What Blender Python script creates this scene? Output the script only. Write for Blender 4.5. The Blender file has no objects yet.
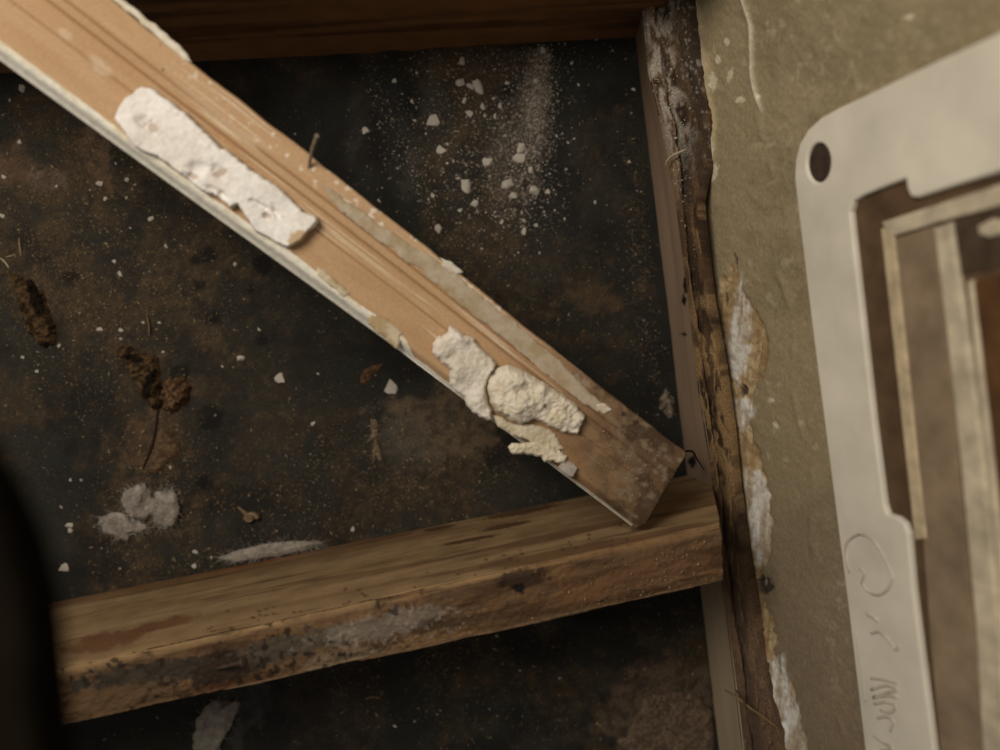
import bpy, math, random
import numpy as np
from mathutils import Vector, Matrix, Quaternion

random.seed(7)
RNG = np.random.default_rng(11)
SC = bpy.context.scene
COL = SC.collection

# ------------------------------------------------------------------ camera
F = 850.0                      # focal length in pixels of the 1000x750 frame
CAM_Z = 0.60
nad = Vector((-30 / F, 55 / F, -1)).normalized()
CQ = nad.rotation_difference(Vector((0, 0, -1)))
CR = np.array(CQ.to_matrix())
cd = bpy.data.cameras.new('camera')
cam = bpy.data.objects.new('camera', cd)
COL.objects.link(cam)
cam.location = (0, 0, CAM_Z)
cam.rotation_mode = 'QUATERNION'
cam.rotation_quaternion = CQ
cd.sensor_width = 36.0
cd.lens = 36.0 * F / 1000.0
cd.clip_start = 0.01
cd.dof.use_dof = True
cd.dof.focus_distance = 0.512
cd.dof.aperture_fstop = 3.4
SC.camera = cam

# ------------------------------------------------------------------ light
w = bpy.data.worlds.new('world')
SC.world = w
w.use_nodes = True
bg = w.node_tree.nodes['Background']
bg.inputs['Color'].default_value = (1.0, 0.96, 0.88, 1)
bg.inputs['Strength'].default_value = 0.17
ld = bpy.data.lights.new('room_light', 'AREA')
ld.shape = 'DISK'
ld.size = 0.46
ld.energy = 7.8
ld.color = (1.0, 0.92, 0.80)
lo = bpy.data.objects.new('room_light', ld)
COL.objects.link(lo)
lo.location = (-0.42, 0.36, 0.94)
lo.rotation_euler = (Vector((0.02, 0.0, 0.1)) - Vector(lo.location)).to_track_quat('-Z', 'Y').to_euler()

SC.view_settings.view_transform = 'Standard'
SC.view_settings.look = 'None'
SC.view_settings.gamma = 1.0
SC.view_settings.use_curve_mapping = False
SC.view_settings.exposure = 0.0


# ------------------------------------------------------------------ helpers
def S(h):
    h = h.lstrip('#')
    c = np.array([int(h[i:i + 2], 16) / 255 for i in (0, 2, 4)])
    return np.where(c <= 0.04045, c / 12.92, ((c + 0.055) / 1.055) ** 2.4)


def ray(px, py):
    px = np.asarray(px, float); py = np.asarray(py, float)
    c = np.stack([(px - 500) / F, (375 - py) / F, -np.ones_like(px)], -1)
    return c @ CR.T


CO = np.array([0, 0, CAM_Z])


def at(px, py, h=0.0):
    d = ray(px, py)
    t = (h - CAM_Z) / d[..., 2]
    return CO + d * t[..., None]


def proj(P):
    c = (np.asarray(P) - CO) @ CR
    return 500 + F * c[..., 0] / -c[..., 2], 375 - F * c[..., 1] / -c[..., 2]


class Plane:
    """a flat surface in the place: origin, in-plane axes u v, normal n"""
    def __init__(s, o, u, v):
        s.o = np.array(o, float)
        s.u = np.array(u, float); s.u /= np.linalg.norm(s.u)
        v = np.array(v, float); v = v - s.u * (v @ s.u); s.v = v / np.linalg.norm(v)
        s.n = np.cross(s.u, s.v)

    def hit(s, px, py, w=0.0):
        d = ray(px, py)
        t = ((s.o + s.n * w - CO) @ s.n) / (d @ s.n)
        P = CO + d * t[..., None] - s.o
        return P @ s.u, P @ s.v

    def P(s, u, v, w=0.0):
        u = np.asarray(u, float); v = np.asarray(v, float); w = np.asarray(w, float)
        return s.o + u[..., None] * s.u + v[..., None] * s.v + w[..., None] * s.n


def _h(ix, iy, iz):
    n = (ix * 374761393 + iy * 668265263 + iz * 1274126177) & 0xffffffff
    n = ((n ^ (n >> 13)) * 1274126177) & 0xffffffff
    n = n ^ (n >> 16)
    return (n & 0xffff) / 65535.0


def vnoise(x, y, z=0.0):
    x, y, z = np.broadcast_arrays(np.asarray(x, float), np.asarray(y, float), np.asarray(z, float))
    xi = np.floor(x).astype(np.int64); yi = np.floor(y).astype(np.int64); zi = np.floor(z).astype(np.int64)
    fx = x - xi; fy = y - yi; fz_ = z - zi
    fx = fx * fx * (3 - 2 * fx); fy = fy * fy * (3 - 2 * fy); fz_ = fz_ * fz_ * (3 - 2 * fz_)
    r = 0
    for dz in (0, 1):
        a = 0
        for dy in (0, 1):
            b = _h(xi, yi + dy, zi + dz) * (1 - fx) + _h(xi + 1, yi + dy, zi + dz) * fx
            a = a + b * (fy if dy else 1 - fy)
        r = r + a * (fz_ if dz else 1 - fz_)
    return r


def fbm(x, y, z=0.0, o=4):
    a = 0; s = 0.5; t = 0
    for i in range(o):
        a = a + s * vnoise(x * 2 ** i + 17 * i, y * 2 ** i + 31 * i, np.asarray(z) * 2 ** i)
        t += s; s *= 0.5
    return a / t


def sstep(a, b, x):
    t = np.clip((x - a) / (b - a), 0, 1)
    return t * t * (3 - 2 * t)


def mixc(c, k, m):
    m = np.clip(m, 0, 1)[..., None]
    return c * (1 - m) + np.asarray(k) * m


def blob(X, Y, cx, cy, rx, ry, ang=0, warp=0.5, seed=0, sc=None):
    """soft stain mask with a ragged outline"""
    a = math.radians(ang)
    dx = X - cx; dy = Y - cy
    u = (dx * math.cos(a) + dy * math.sin(a)) / rx
    v = (-dx * math.sin(a) + dy * math.cos(a)) / ry
    sc = sc or 2.2 / min(rx, ry)
    r = np.sqrt(u * u + v * v) + warp * (fbm(X * sc, Y * sc, seed + 0.5) - 0.5) * 2
    return sstep(1.15, 0.75, r)


def pip(x, y, poly):
    ins = np.zeros(np.shape(x), bool)
    n = len(poly)
    for i in range(n):
        x1, y1 = poly[i]; x2, y2 = poly[(i + 1) % n]
        if y1 == y2:
            continue
        ins ^= ((y1 > y) != (y2 > y)) & (x < (x2 - x1) * (y - y1) / (y2 - y1) + x1)
    return ins


def pdist(x, y, poly):
    """distance to outline and nearest point"""
    best = np.full(np.shape(x), 1e9); bx = np.zeros_like(best); by = np.zeros_like(best)
    n = len(poly)
    for i in range(n):
        x1, y1 = poly[i]; x2, y2 = poly[(i + 1) % n]
        dx, dy = x2 - x1, y2 - y1
        t = np.clip(((x - x1) * dx + (y - y1) * dy) / max(dx * dx + dy * dy, 1e-18), 0, 1)
        qx = x1 + t * dx; qy = y1 + t * dy
        d = np.hypot(x - qx, y - qy)
        m = d < best
        best = np.where(m, d, best); bx = np.where(m, qx, bx); by = np.where(m, qy, by)
    return best, bx, by


MATS = {}


def mat(name, color=None, rough=0.85, nscale=300, namt=0.35, bump=0.3, bscale=500, stretch=(1, 1, 1), spec=0.25, detail=5, bdist=0.001):
    """procedural surface: the mesh's own pigment (or one colour) varied by noise, with fine relief"""
    if name in MATS:
        return MATS[name]
    m = bpy.data.materials.new(name); m.use_nodes = True
    nt = m.node_tree; N = nt.nodes; L = nt.links
    b = N['Principled BSDF']
    b.inputs['Roughness'].default_value = rough
    b.inputs['Specular IOR Level'].default_value = spec
    tc = N.new('ShaderNodeTexCoord'); mp = N.new('ShaderNodeMapping')
    mp.inputs['Scale'].default_value = stretch
    L.new(tc.outputs['Object'], mp.inputs['Vector'])
    n1 = N.new('ShaderNodeTexNoise'); n1.inputs['Scale'].default_value = nscale; n1.inputs['Detail'].default_value = detail
    L.new(mp.outputs['Vector'], n1.inputs['Vector'])
    mr = N.new('ShaderNodeMapRange')
    mr.inputs['From Min'].default_value = 0.3; mr.inputs['From Max'].default_value = 0.7
    mr.inputs['To Min'].default_value = 1 - namt; mr.inputs['To Max'].default_value = 1 + namt
    L.new(n1.outputs['Fac'], mr.inputs['Value'])
    mx = N.new('ShaderNodeMix'); mx.data_type = 'RGBA'; mx.blend_type = 'MULTIPLY'; mx.inputs['Factor'].default_value = 1
    if color is None:
        at_ = N.new('ShaderNodeAttribute'); at_.attribute_name = 'Col'
        L.new(at_.outputs['Color'], mx.inputs['A'])
    else:
        mx.inputs['A'].default_value = (*S(color), 1)
    L.new(mr.outputs['Result'], mx.inputs['B'])
    L.new(mx.outputs['Result'], b.inputs['Base Color'])
    n2 = N.new('ShaderNodeTexNoise'); n2.inputs['Scale'].default_value = bscale; n2.inputs['Detail'].default_value = 6
    L.new(mp.outputs['Vector'], n2.inputs['Vector'])
    bp = N.new('ShaderNodeBump'); bp.inputs['Strength'].default_value = bump; bp.inputs['Distance'].default_value = bdist
    L.new(n2.outputs['Fac'], bp.inputs['Height'])
    L.new(bp.outputs['Normal'], b.inputs['Normal'])
    MATS[name] = m
    return m


WORLD = {}


def tag(o, label=None, cat=None, group=None, kind=None):
    if label: o['label'] = label
    if cat: o['category'] = cat
    if group: o['group'] = group
    if kind: o['kind'] = kind
    return o


def empty(name, loc, label=None, cat=None, group=None):
    o = bpy.data.objects.new(name, None); COL.objects.link(o)
    o.empty_display_size = 0.02
    o.location = loc; WORLD[o.name] = np.array(loc, float)
    return tag(o, label, cat, group)


def mk(name, V, Fq, m, col=None, parent=None, smooth=True, origin=None):
    V = np.asarray(V, float).reshape(-1, 3)
    if origin is None:
        origin = np.array([(V[:, 0].min() + V[:, 0].max()) / 2, (V[:, 1].min() + V[:, 1].max()) / 2, V[:, 2].min()])
    me = bpy.data.meshes.new(name)
    if isinstance(Fq, np.ndarray):
        k = Fq.shape[1]; nf = len(Fq)
        me.vertices.add(len(V)); me.vertices.foreach_set('co', (V - origin).ravel())
        me.loops.add(nf * k); me.loops.foreach_set('vertex_index', Fq.ravel().astype(np.int32))
        me.polygons.add(nf); me.polygons.foreach_set('loop_start', np.arange(0, nf * k, k, dtype=np.int32))
        me.polygons.foreach_set('loop_total', np.full(nf, k, np.int32))
        me.update(calc_edges=True)
    else:
        me.from_pydata((V - origin).tolist(), [], Fq)
    me.validate()
    if col is not None:
        a = me.attributes.new('Col', 'FLOAT_COLOR', 'POINT')
        c = np.ones((len(V), 4)); c[:, :3] = np.asarray(col).reshape(-1, 3) if np.ndim(col) > 1 else col
        a.data.foreach_set('color', c.ravel())
    me.polygons.foreach_set('use_smooth', np.full(len(me.polygons), smooth))
    me.materials.append(m)
    o = bpy.data.objects.new(name, me); COL.objects.link(o)
    loc = np.array(origin, float); WORLD[o.name] = loc
    if parent is not None:
        o.parent = parent
        o.location = loc - WORLD[parent.name]
    else:
        o.location = loc
    return o


def gridF(nu, nv, off=0, flip=False, wrap=False):
    i = np.arange(nu - 1)[:, None]; j = np.arange(nv if wrap else nv - 1)[None, :]
    j2 = (j + 1) % nv
    a = i * nv + j; b = (i + 1) * nv + j; c = (i + 1) * nv + j2; d = i * nv + j2
    Q = np.stack([a, b, c, d], -1).reshape(-1, 4) + off
    return Q[:, ::-1].copy() if flip else Q


def loft(rings, capped=True):
    """rings: (nu, nv, 3) closed cross-sections -> verts, faces (quads; caps as fan quads to the centre line)"""
    nu, nv, _ = rings.shape
    V = rings.reshape(-1, 3)
    Fq = gridF(nu, nv, wrap=True)
    faces = Fq.tolist()
    if capped:
        faces.append(list(range(nv))); faces.append(list(range((nu - 1) * nv, nu * nv))[::-1])
    return V, faces


def relief(name, pl, outline, res, hfun, m, colfun=None, parent=None, base=0.0, px=True, w=0.0, jit=0.0, smooth=True):
    """a solid slab lying on a plane: outline, height field, skirt and underside"""
    poly = np.array(outline, float)
    if px:
        u, v = pl.hit(poly[:, 0], poly[:, 1], w); poly = np.stack([u, v], -1)
    if jit:
        pts = []
        for i in range(len(poly)):
            a, b = poly[i], poly[(i + 1) % len(poly)]
            n = max(1, int(np.hypot(*(b - a)) / (res * 2)))
            for k in range(n):
                pts.append(a + (b - a) * k / n)
        poly = np.array(pts)
        nn = 1.0 / (res * 6)
        poly = poly + jit * np.stack([fbm(poly[:, 0] * nn, poly[:, 1] * nn, 3.3) - .5, fbm(poly[:, 0] * nn, poly[:, 1] * nn, 9.1) - .5], -1) * 2
    lo_, hi_ = poly.min(0) - res, poly.max(0) + res
    nu = int((hi_[0] - lo_[0]) / res) + 2; nv = int((hi_[1] - lo_[1]) / res) + 2
    gu = lo_[0] + np.arange(nu) * res; gv = lo_[1] + np.arange(nv) * res
    U, Vv = np.meshgrid(gu, gv, indexing='ij')
    cin = pip(U[:-1, :-1] + res / 2, Vv[:-1, :-1] + res / 2, poly)
    cnt = np.zeros((nu, nv), int)
    for a in (0, 1):
        for b in (0, 1):
            cnt[a:nu - 1 + a, b:nv - 1 + b] += cin
    used = cnt > 0
    idx = np.full((nu, nv), -1); idx[used] = np.arange(used.sum())
    u = U[used].copy(); v = Vv[used].copy(); bd = cnt[used] < 4
    d, qx, qy = pdist(u, v, poly)
    u = np.where(bd, qx, u); v = np.where(bd, qy, v); d = np.where(bd, 0, d)
    h = np.maximum(hfun(u, v, d), 0.0002)
    ci, cj = np.nonzero(cin)
    top = np.stack([idx[ci, cj], idx[ci + 1, cj], idx[ci + 1, cj + 1], idx[ci, cj + 1]], -1)
    n = len(u)
    P1 = pl.P(u, v, base + h + w); P0 = pl.P(u, v, np.full(n, base + w))
    fs = [top, top[:, ::-1] + n]
    E = np.concatenate([top[:, [0, 1]], top[:, [1, 2]], top[:, [2, 3]], top[:, [3, 0]]])
    key = set(map(tuple, E.tolist()))
    be = np.array([e for e in E.tolist() if (e[1], e[0]) not in key])
    fs.append(np.stack([be[:, 1], be[:, 0], be[:, 0] + n, be[:, 1] + n], -1))
    Vt = np.concatenate([P1, P0])
    col = None
    if colfun is not None:
        c = colfun(u, v, d, h); col = np.concatenate([c, c])
    return mk(name, Vt, np.concatenate(fs), m, col, parent, smooth)


def tube(path, r, seg=6):
    """rounded strand along a path; r is a radius or one per point"""
    path = np.asarray(path, float); n = len(path)
    r = np.broadcast_to(np.asarray(r, float), (n,))
    T = np.gradient(path, axis=0); T /= np.linalg.norm(T, axis=1, keepdims=True) + 1e-12
    up = np.array([0.3, 0.2, 0.93])
    A = np.cross(T, up); A /= np.linalg.norm(A, axis=1, keepdims=True) + 1e-12
    B = np.cross(T, A)
    a = np.linspace(0, 2 * np.pi, seg, endpoint=False)
    R = path[:, None] + r[:, None, None] * (np.cos(a)[None, :, None] * A[:, None] + np.sin(a)[None, :, None] * B[:, None])
    return loft(R)


def spline(pts, n):
    """smooth path through points (Catmull-Rom)"""
    p = np.asarray(pts, float); p = np.vstack([2 * p[0] - p[1], p, 2 * p[-1] - p[-2]])
    t = np.linspace(0, len(p) - 3 - 1e-6, n); i = t.astype(int); f = (t - i)[:, None]
    a, b, c, d = p[i], p[i + 1], p[i + 2], p[i + 3]
    return 0.5 * (2 * b + (c - a) * f + (2 * a - 5 * b + 4 * c - d) * f ** 2 + (3 * b - a - 3 * c + d) * f ** 3)


def join(parts):
    V = []; Fs = []; o = 0
    for v, f in parts:
        v = np.asarray(v).reshape(-1, 3); V.append(v)
        Fs += [[i + o for i in q] for q in f]; o += len(v)
    return np.concatenate(V), Fs


# ------------------------------------------------------------------ heights of the place
H_JOIST = 0.144
H_STUD = 0.05


def fz(x, y):
    """relief of the black sheet"""
    px, py = proj(np.stack([x, y, np.zeros_like(x)], -1))
    z = 0.0035 * (fbm(x * 18, y * 18, 1.0) - 0.5) + 0.0012 * (fbm(x * 90, y * 90, 2.0) - 0.5)
    m = np.exp(-((px - 405 - (py - 150) * 0.12) / 70) ** 2) * sstep(290, 200, py) * sstep(-200, 60, py)
    z = z + m * 0.0022 * np.sin((px - py * 0.22) / 7.5 + 3 * fbm(px / 80, py / 160, 4.4))
    # lifted seam below the lower timber
    d = (px - 565) - (py - 618) * 0.42
    z = z + 0.007 * sstep(-2, 8, d) * sstep(120, 14, d) * sstep(600, 622, py) * sstep(760, 690, py)
    return z


# ------------------------------------------------------------------ floor sheet
xs = np.linspace(-0.62, 0.42, 560); ys = np.linspace(-0.46, 0.42, 470)
X, Y = np.meshgrid(xs, ys, indexing='ij')
Z = fz(X, Y)
PX, PY = proj(np.stack([X, Y, 0 * X], -1))
c = np.ones(X.shape + (3,)) * S('#201f1a')
n1 = fbm(PX / 90, PY / 90, 5.0, 5); n2 = fbm(PX / 26, PY / 26, 6.0, 5); n3 = fbm(PX / 7, PY / 7, 7.0, 4)
c = mixc(c, S('#272621'), sstep(.45, .7, n1))
c = mixc(c, S('#171512'), sstep(.5, .7, fbm(PX / 50, PY / 50, 8.0)) * .8)
dirt = np.zeros_like(X)
for (cx, cy, rx, ry, an, k) in [(110, 250, 150, 130, 30, .85), (60, 150, 120, 90, 20, .7), (150, 480, 70, 120, 5, .7), (230, 330, 120, 120, 0, .35),
                                (420, 500, 110, 60, -10, .55), (300, 480, 80, 90, 0, .3), (470, 180, 50, 150, -8, .75), (460, 620, 50, 120, 0, .5), (360, 700, 30, 90, 0, .4),
                                (560, 300, 90, 70, 30, .4), (610, 170, 40, 60, 0, .25), (20, 330, 60, 140, 10, .7), (680, 660, 45, 80, 0, .6), (250, 30, 200, 60, 0, .4), (560, 690, 60, 70, 20, .5)]:
    dirt = np.maximum(dirt, k * blob(PX, PY, cx, cy, rx, ry, an, .7, cx))
dirt = dirt * (0.25 + 1.1 * sstep(.36, .62, n2)) * (0.55 + .9 * sstep(.35, .65, n3))
c = mixc(c, S('#3a2f21'), dirt * .8)
c = mixc(c, S('#4a3c2a'), dirt * sstep(.5, .7, fbm(PX / 3, PY / 3, 7.5, 3)) * .8)
# pale dried patches
for (cx, cy, rx, ry, an, k, hexc) in [(445, 425, 58, 36, 5, .8, '#564838'), (405, 440, 30, 26, 20, .55, '#4a443b'), (655, 705, 55, 50, 0, .7, '#564738'), (48, 178, 22, 12, 10, .7, '#5c4c3f'), (12, 165, 20, 22, 30, .6, '#5a4534'),
                                      (95, 160, 12, 34, -20, .7, '#574432'), (100, 145, 14, 28, -10, .5, '#5d4a38'), (537, 95, 14, 46, 4, .5, '#6b6156'), (515, 150, 34, 60, 15, .4, '#50473e'),
                                      (150, 445, 26, 34, 20, .5, '#5a4431'), (330, 690, 50, 60, 0, .35, '#3a3026'), (475, 65, 60, 22, 0, .5, '#4a3a2b'), (360, 110, 12, 60, 12, .18, '#46413a'), (425, 120, 10, 80, 14, .2, '#48423a'),
                                      (595, 300, 28, 16, 10, .5, '#4b3a28'), (235, 705, 35, 40, 0, .4, '#45423e')]:
    c = mixc(c, S(hexc), k * blob(PX, PY, cx, cy, rx, ry, an, .8, cx + 1) * (.5 + .8 * sstep(.3, .6, n3)))
# round damp spots
for (cx, cy, r) in [(208, 255, 9), (195, 260, 6), (262, 265, 11), (213, 318, 8), (262, 340, 7), (210, 418, 14), (180, 372, 10), (205, 483, 9), (200, 285, 6), (250, 290, 5), (70, 278, 9)]:
    c = mixc(c, S('#0d0c0b'), .85 * blob(PX, PY, cx, cy, r, r, 0, .4, cx))
floor_mat = mat('black_sheet', rough=.82, nscale=1300, namt=.7, bump=.7, bscale=1300, spec=.22, bdist=.0008)
fl = mk('floor', np.stack([X, Y, Z], -1), gridF(560, 470), floor_mat, c, origin=np.zeros(3))
tag(fl, 'black dusty sheet at the bottom of the cavity, stained brown', kind='structure')

# ------------------------------------------------------------------ timbers
wood_mat = mat('rough_timber', rough=.8, nscale=60, namt=.16, bump=.35, bscale=700, spec=.2)


def line_pts(l, h, n):
    """points spread along a straight pixel line laid at height h"""
    a = at(*l[0], h); b = at(*l[1], h)
    t = np.linspace(0, 1, n)[:, None]
    return a + (b - a) * t


# lower timber: side face, near edge, broken front face, hidden side
NU = 800
def ext(p, q, x0):
    return (x0, p[1] + (q[1] - p[1]) / (q[0] - p[0]) * (x0 - p[0]))
fl_ = [(75, 598), (711, 471)]; fr_ = [(75, 666), (721, 524)]; bk_ = [(80, 722), (724, 581)]
A0 = line_pts([ext(*fl_, -420), fl_[1]], 0.0, NU); A1 = line_pts([ext(*fr_, -380), fr_[1]], H_JOIST, NU)
A2 = line_pts([ext(*bk_, -380), bk_[1]], H_JOIST - .002, NU)
A3 = A2.copy(); A3[:, 2] = -0.006; A3[:, 1] = A3[:, 1] + 0.004
A0[:, 2] = -0.006
nA, nB = 60, 52
tA = np.linspace(0, 1, nA)[None, :, None]; tB = np.linspace(0, 1, nB)[None, :, None]; tC = np.linspace(0, 1, 8)[None, 1:-1, None]
sec = np.concatenate([A0[:, None] * (1 - tA) + A1[:, None] * tA, A1[:, None] * (1 - tB) + A2[:, None] * tB, (A2[:, None] * (1 - tC) + A3[:, None] * tC)], 1)
nv = sec.shape[1]
uu = np.linspace(-.31, 1, NU)[:, None] * np.ones((1, nv)); jj = np.arange(nv)[None, :] * np.ones((NU, 1))
# worn edge and rough face
edge = np.exp(-((jj - nA) / 4.0) ** 2); isB = (jj >= nA) & (jj < nA + nB); isA = jj < nA
sec[..., 2] -= edge * (0.0018 + 0.0025 * fbm(uu * 40, 0, 1.0))
sec[..., 1] -= edge * 0.0006
rough = fbm(uu * 60, jj * .12, 3.0, 5) - .5
sec[..., 2] += np.where(isB, 0.0022 * rough + .0012 * (fbm(uu * 200, jj * .3, 4.) - .5), 0)
low = np.exp(-((jj - nA - nB + 3) / 5.0) ** 2) * isB
sec[..., 2] -= low * .003 * fbm(uu * 25, 0.3, 2.0)
sec[..., 1] += np.where(isA, 0.0012 * (fbm(uu * 8, jj * .25, 8.) - .5), 0)
PXj, PYj = proj(sec)
g1 = fbm(uu * 7, jj * .35, 11.0, 5); g2 = fbm(uu * 30, jj * 1.2, 12.0, 4)
ca = np.ones(sec.shape) * S('#866d4e')
ca = mixc(ca, S('#755a3c'), sstep(.45, .75, g1) * .6)
ca = mixc(ca, S('#927857'), sstep(.55, .35, g1) * .5)
ca = mixc(ca, S('#5d4126'), sstep(22, 4, jj) * sstep(.35, .6, fbm(uu * 5, jj * .2, 4.)) * .8)
ca = mixc(ca, S('#4d2f1c'), sstep(.62, .72, fbm(uu * 5, jj * .22, 21.)) * .6)
ca = mixc(ca, S('#64432b'), .85 * blob(PXj, PYj, 110, 640, 45, 9, -12, .6, 3, .08)); ca = mixc(ca, S('#64432b'), .85 * blob(PXj, PYj, 160, 625, 35, 5, -14, .6, 3, .08))
ca = mixc(ca, S('#7a3d20'), blob(PXj, PYj, 262, 558, 55, 5, -12, .5, 4))
for (cx, cy, rx, ry) in [(505, 526, 26, 2.5), (440, 528, 18, 2), (520, 512, 40, 3), (470, 540, 30, 2)]:
    ca = mixc(ca, S('#3a2413'), .8 * blob(PXj, PYj, cx, cy, rx, ry, -11, .5, cx))
for k in range(46):
    cx = RNG.uniform(200, 660); cy = 666 + (524 - 666) / 646 * (cx - 75) - abs(RNG.normal(0, 9)) - 2
    ca = mixc(ca, S('#4a2f1a'), .7 * blob(PXj, PYj, cx, cy, RNG.uniform(1.2, 3), 1.2, -11, .2, k))
cb = np.ones(sec.shape) * S('#6b4f35')
cb = mixc(cb, S('#4f3520'), sstep(.4, .62, fbm(uu * 12, jj * .12, 31., 5)) * .85)
cb = mixc(cb, S('#7c5a39'), sstep(.56, .7, fbm(uu * 16, jj * .2, 33., 5)) * .8)
cb = mixc(cb, S('#a5835a'), sstep(nA + 9, nA, jj) * sstep(.42, .6, fbm(uu * 20, jj * .4, 34.) + .1) * .8)
for (cx, cy, rx, ry, an, hx, k) in [(165, 672, 95, 12, -8, '#3c3328', .95), (250, 660, 60, 12, -20, '#4a4035', .7), (220, 672, 30, 18, -20, '#2f2015', .9), (300, 642, 60, 12, -12, '#574a3c', .85), (385, 625, 65, 14, -12, '#807060', .8),
                                   (345, 660, 45, 11, -12, '#8a7358', .6), (450, 622, 40, 9, -10, '#4a3826', .8), (523, 579, 26, 11, -10, '#38291b', .9), (519, 588, 7, 5, 0, '#150e08', 1.), (590, 590, 40, 14, -10, '#704e31', .7),
                                   (130, 700, 60, 16, -12, '#634a30', .8), (230, 690, 50, 10, -12, '#5c3a22', .8), (660, 570, 50, 16, -12, '#6b4a30', .7), (430, 640, 40, 8, -12, '#9b7550', .5), (650, 541, 70, 5, -12, '#7f5d3b', .7), (575, 556, 60, 5, -12, '#7f5d3b', .6)]:
    cb = mixc(cb, S(hx), k * blob(PXj, PYj, cx, cy, rx, ry, an, .8, cx + 2))
mould = sstep(.55, .66, fbm(PXj / 6, PYj / 6, 41., 4)) * sstep(.42, .55, fbm(PXj / 40, PYj / 30, 42.)) * sstep(470, 380, PXj)
cb = mixc(cb, S('#241b13'), mould * .8)
cb = mixc(cb, S('#a99886'), sstep(.62, .7, fbm(PXj / 4, PYj / 4, 43., 3)) * blob(PXj, PYj, 390, 632, 90, 22, -12, .5, 9) * .4)
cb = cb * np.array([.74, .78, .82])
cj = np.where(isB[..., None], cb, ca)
V, Fc = loft(sec)
jt = empty('timber_joist', tuple(np.array([A1[NU // 2, 0], A1[NU // 2, 1], 0])), 'lower wooden timber with pale side and rotten mouldy front face crossing the cavity', 'timber', 'timbers framing the cavity')
mk('beam', V, Fc, wood_mat, cj.reshape(-1, 3), jt)
# splinters along the lower front edge
parts = []
for k in range(9):
    i0 = RNG.integers(420, 740); L = RNG.integers(30, 110); i1 = min(i0 + L, NU - 4)
    p = sec[i0:i1:6, nA + nB - 2].copy(); p[:, 2] += .0006; p[:, 1] -= RNG.uniform(0, .0012)
    r = .0008 * np.sin(np.linspace(.15, 3.0, len(p))) + .0001
    parts.append(tube(p, r, 5))
V, Fc = join(parts)
mk('splinter', V, Fc, mat('splinter_wood', '#5f4932', nscale=300), parent=jt)
# rusty nail in the rotten face
nb = at(218, 668, H_JOIST); nt_ = at(243, 662, H_JOIST + .012)
nl = mk('nail', *tube(np.array([nb + (nt_ - nb) * t for t in np.linspace(-.1, 1, 8)]), .0011, 8), mat('rusty_iron', '#3b2c20', rough=.6, nscale=500, spec=.4), parent=jt)
hd = np.array([nt_ + (nt_ - nb) / np.linalg.norm(nt_ - nb) * t for t in (-.0006, 0, .0006, .001)])
mk('nail_head', *tube(hd, [.0018, .0026, .0026, .002], 10), MATS['rusty_iron'], parent=nl)

# upper timber (its near side only, the front lies beyond the frame)
B0 = line_pts([(-400, 95.4), (646, 37)], 0.0, 160); B0[:, 2] = -.006
B1 = B0.copy(); B1[:, 2] = H_JOIST; B1[:, 1] += .003
B2 = B1.copy(); B2[:, 1] += .05; B3 = B2.copy(); B3[:, 2] = -.006
tS = np.linspace(0, 1, 40)[None, :, None]; tT = np.linspace(0, 1, 10)[None, 1:, None]
sec2 = np.concatenate([B0[:, None] * (1 - tS) + B1[:, None] * tS, B1[:, None] * (1 - tT) + B2[:, None] * tT, B2[:, None] * (1 - tT) + B3[:, None] * tT], 1)
nv2 = sec2.shape[1]
uu = np.linspace(0, 1, 160)[:, None] * np.ones((1, nv2)); jj = np.arange(nv2)[None, :] * np.ones((160, 1))
sec2[..., 1] -= .0016 * (fbm(uu * 6, jj * .3, 8.) - .5) * (jj < 40)
ct = np.ones(sec2.shape) * S('#7a5636')
ct = mixc(ct, S('#4a311d'), sstep(.45, .65, fbm(uu * 5, jj * .35, 51., 5)) * .8)
ct = mixc(ct, S('#7d5834'), sstep(.55, .7, fbm(uu * 4, jj * .2, 52., 5)) * .6)
V, Fc = loft(sec2)
jt2 = empty('timber_joist', (float(B0[80, 0]), float(B0[80, 1]) + .025, 0), 'dark brown wooden timber along the top, in shadow', 'timber', 'timbers framing the cavity')
mk('beam', V, Fc, wood_mat, ct.reshape(-1, 3), jt2)

# right-hand timber whose side is plain grey-brown wood
NS = 580
S0 = line_pts([(602, -260), (747, 1000)], 0.0, NS); S0[:, 2] = -.006
py_ = np.linspace(-260, 1000, NS)
sx = np.interp(py_, [-260, -105, 0, 72, 130, 200, 300, 390, 474, 586, 690, 750, 820, 1000], [613, 630, 643, 650, 664, 677, 690, 700, 713, 724, 737, 744, 752, 773])
S1 = at(sx, py_, H_STUD)
ex = np.interp(py_, [-260, -105, 0, 40, 110, 130, 160, 175, 200, 260, 300, 360, 430, 490, 560, 600, 640, 690, 750, 820, 1000],
               [662, 680, 693, 697, 712, 715, 711, 705, 700, 706, 711, 722, 732, 738, 748, 755, 762, 772, 788, 796, 818])
WALL_H = 0.072
S2 = at(ex, py_, WALL_H)           # foot of the beige wall
tS = np.linspace(0, 1, 26)[None, :, None]; tB = np.linspace(0, 1, 3)[None, 1:, None]
Sb = S1.copy(); Sb[:, 0] += .045; Sb[:, 2] -= .004
Sc = Sb.copy(); Sc[:, 2] = -.006
sec3 = np.concatenate([S0[:, None] * (1 - tS) + S1[:, None] * tS, S1[:, None] * (1 - tB) + Sb[:, None] * tB, Sb[:, None] * (1 - tB) + Sc[:, None] * tB], 1)
nv3 = sec3.shape[1]
uu = np.linspace(0, 1, NS)[:, None] * np.ones((1, nv3)); jj = np.arange(nv3)[None, :] * np.ones((NS, 1))
PXs, PYs = proj(sec3)
cs = np.ones(sec3.shape) * S('#8a7460')
cs = mixc(cs, S('#6f5a48'), sstep(.40, .70, fbm(uu * 6, jj * .25, 61., 4)) * .4)
cs = mixc(cs, S('#5a4028'), sstep(3, 0, jj) * .8)
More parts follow.
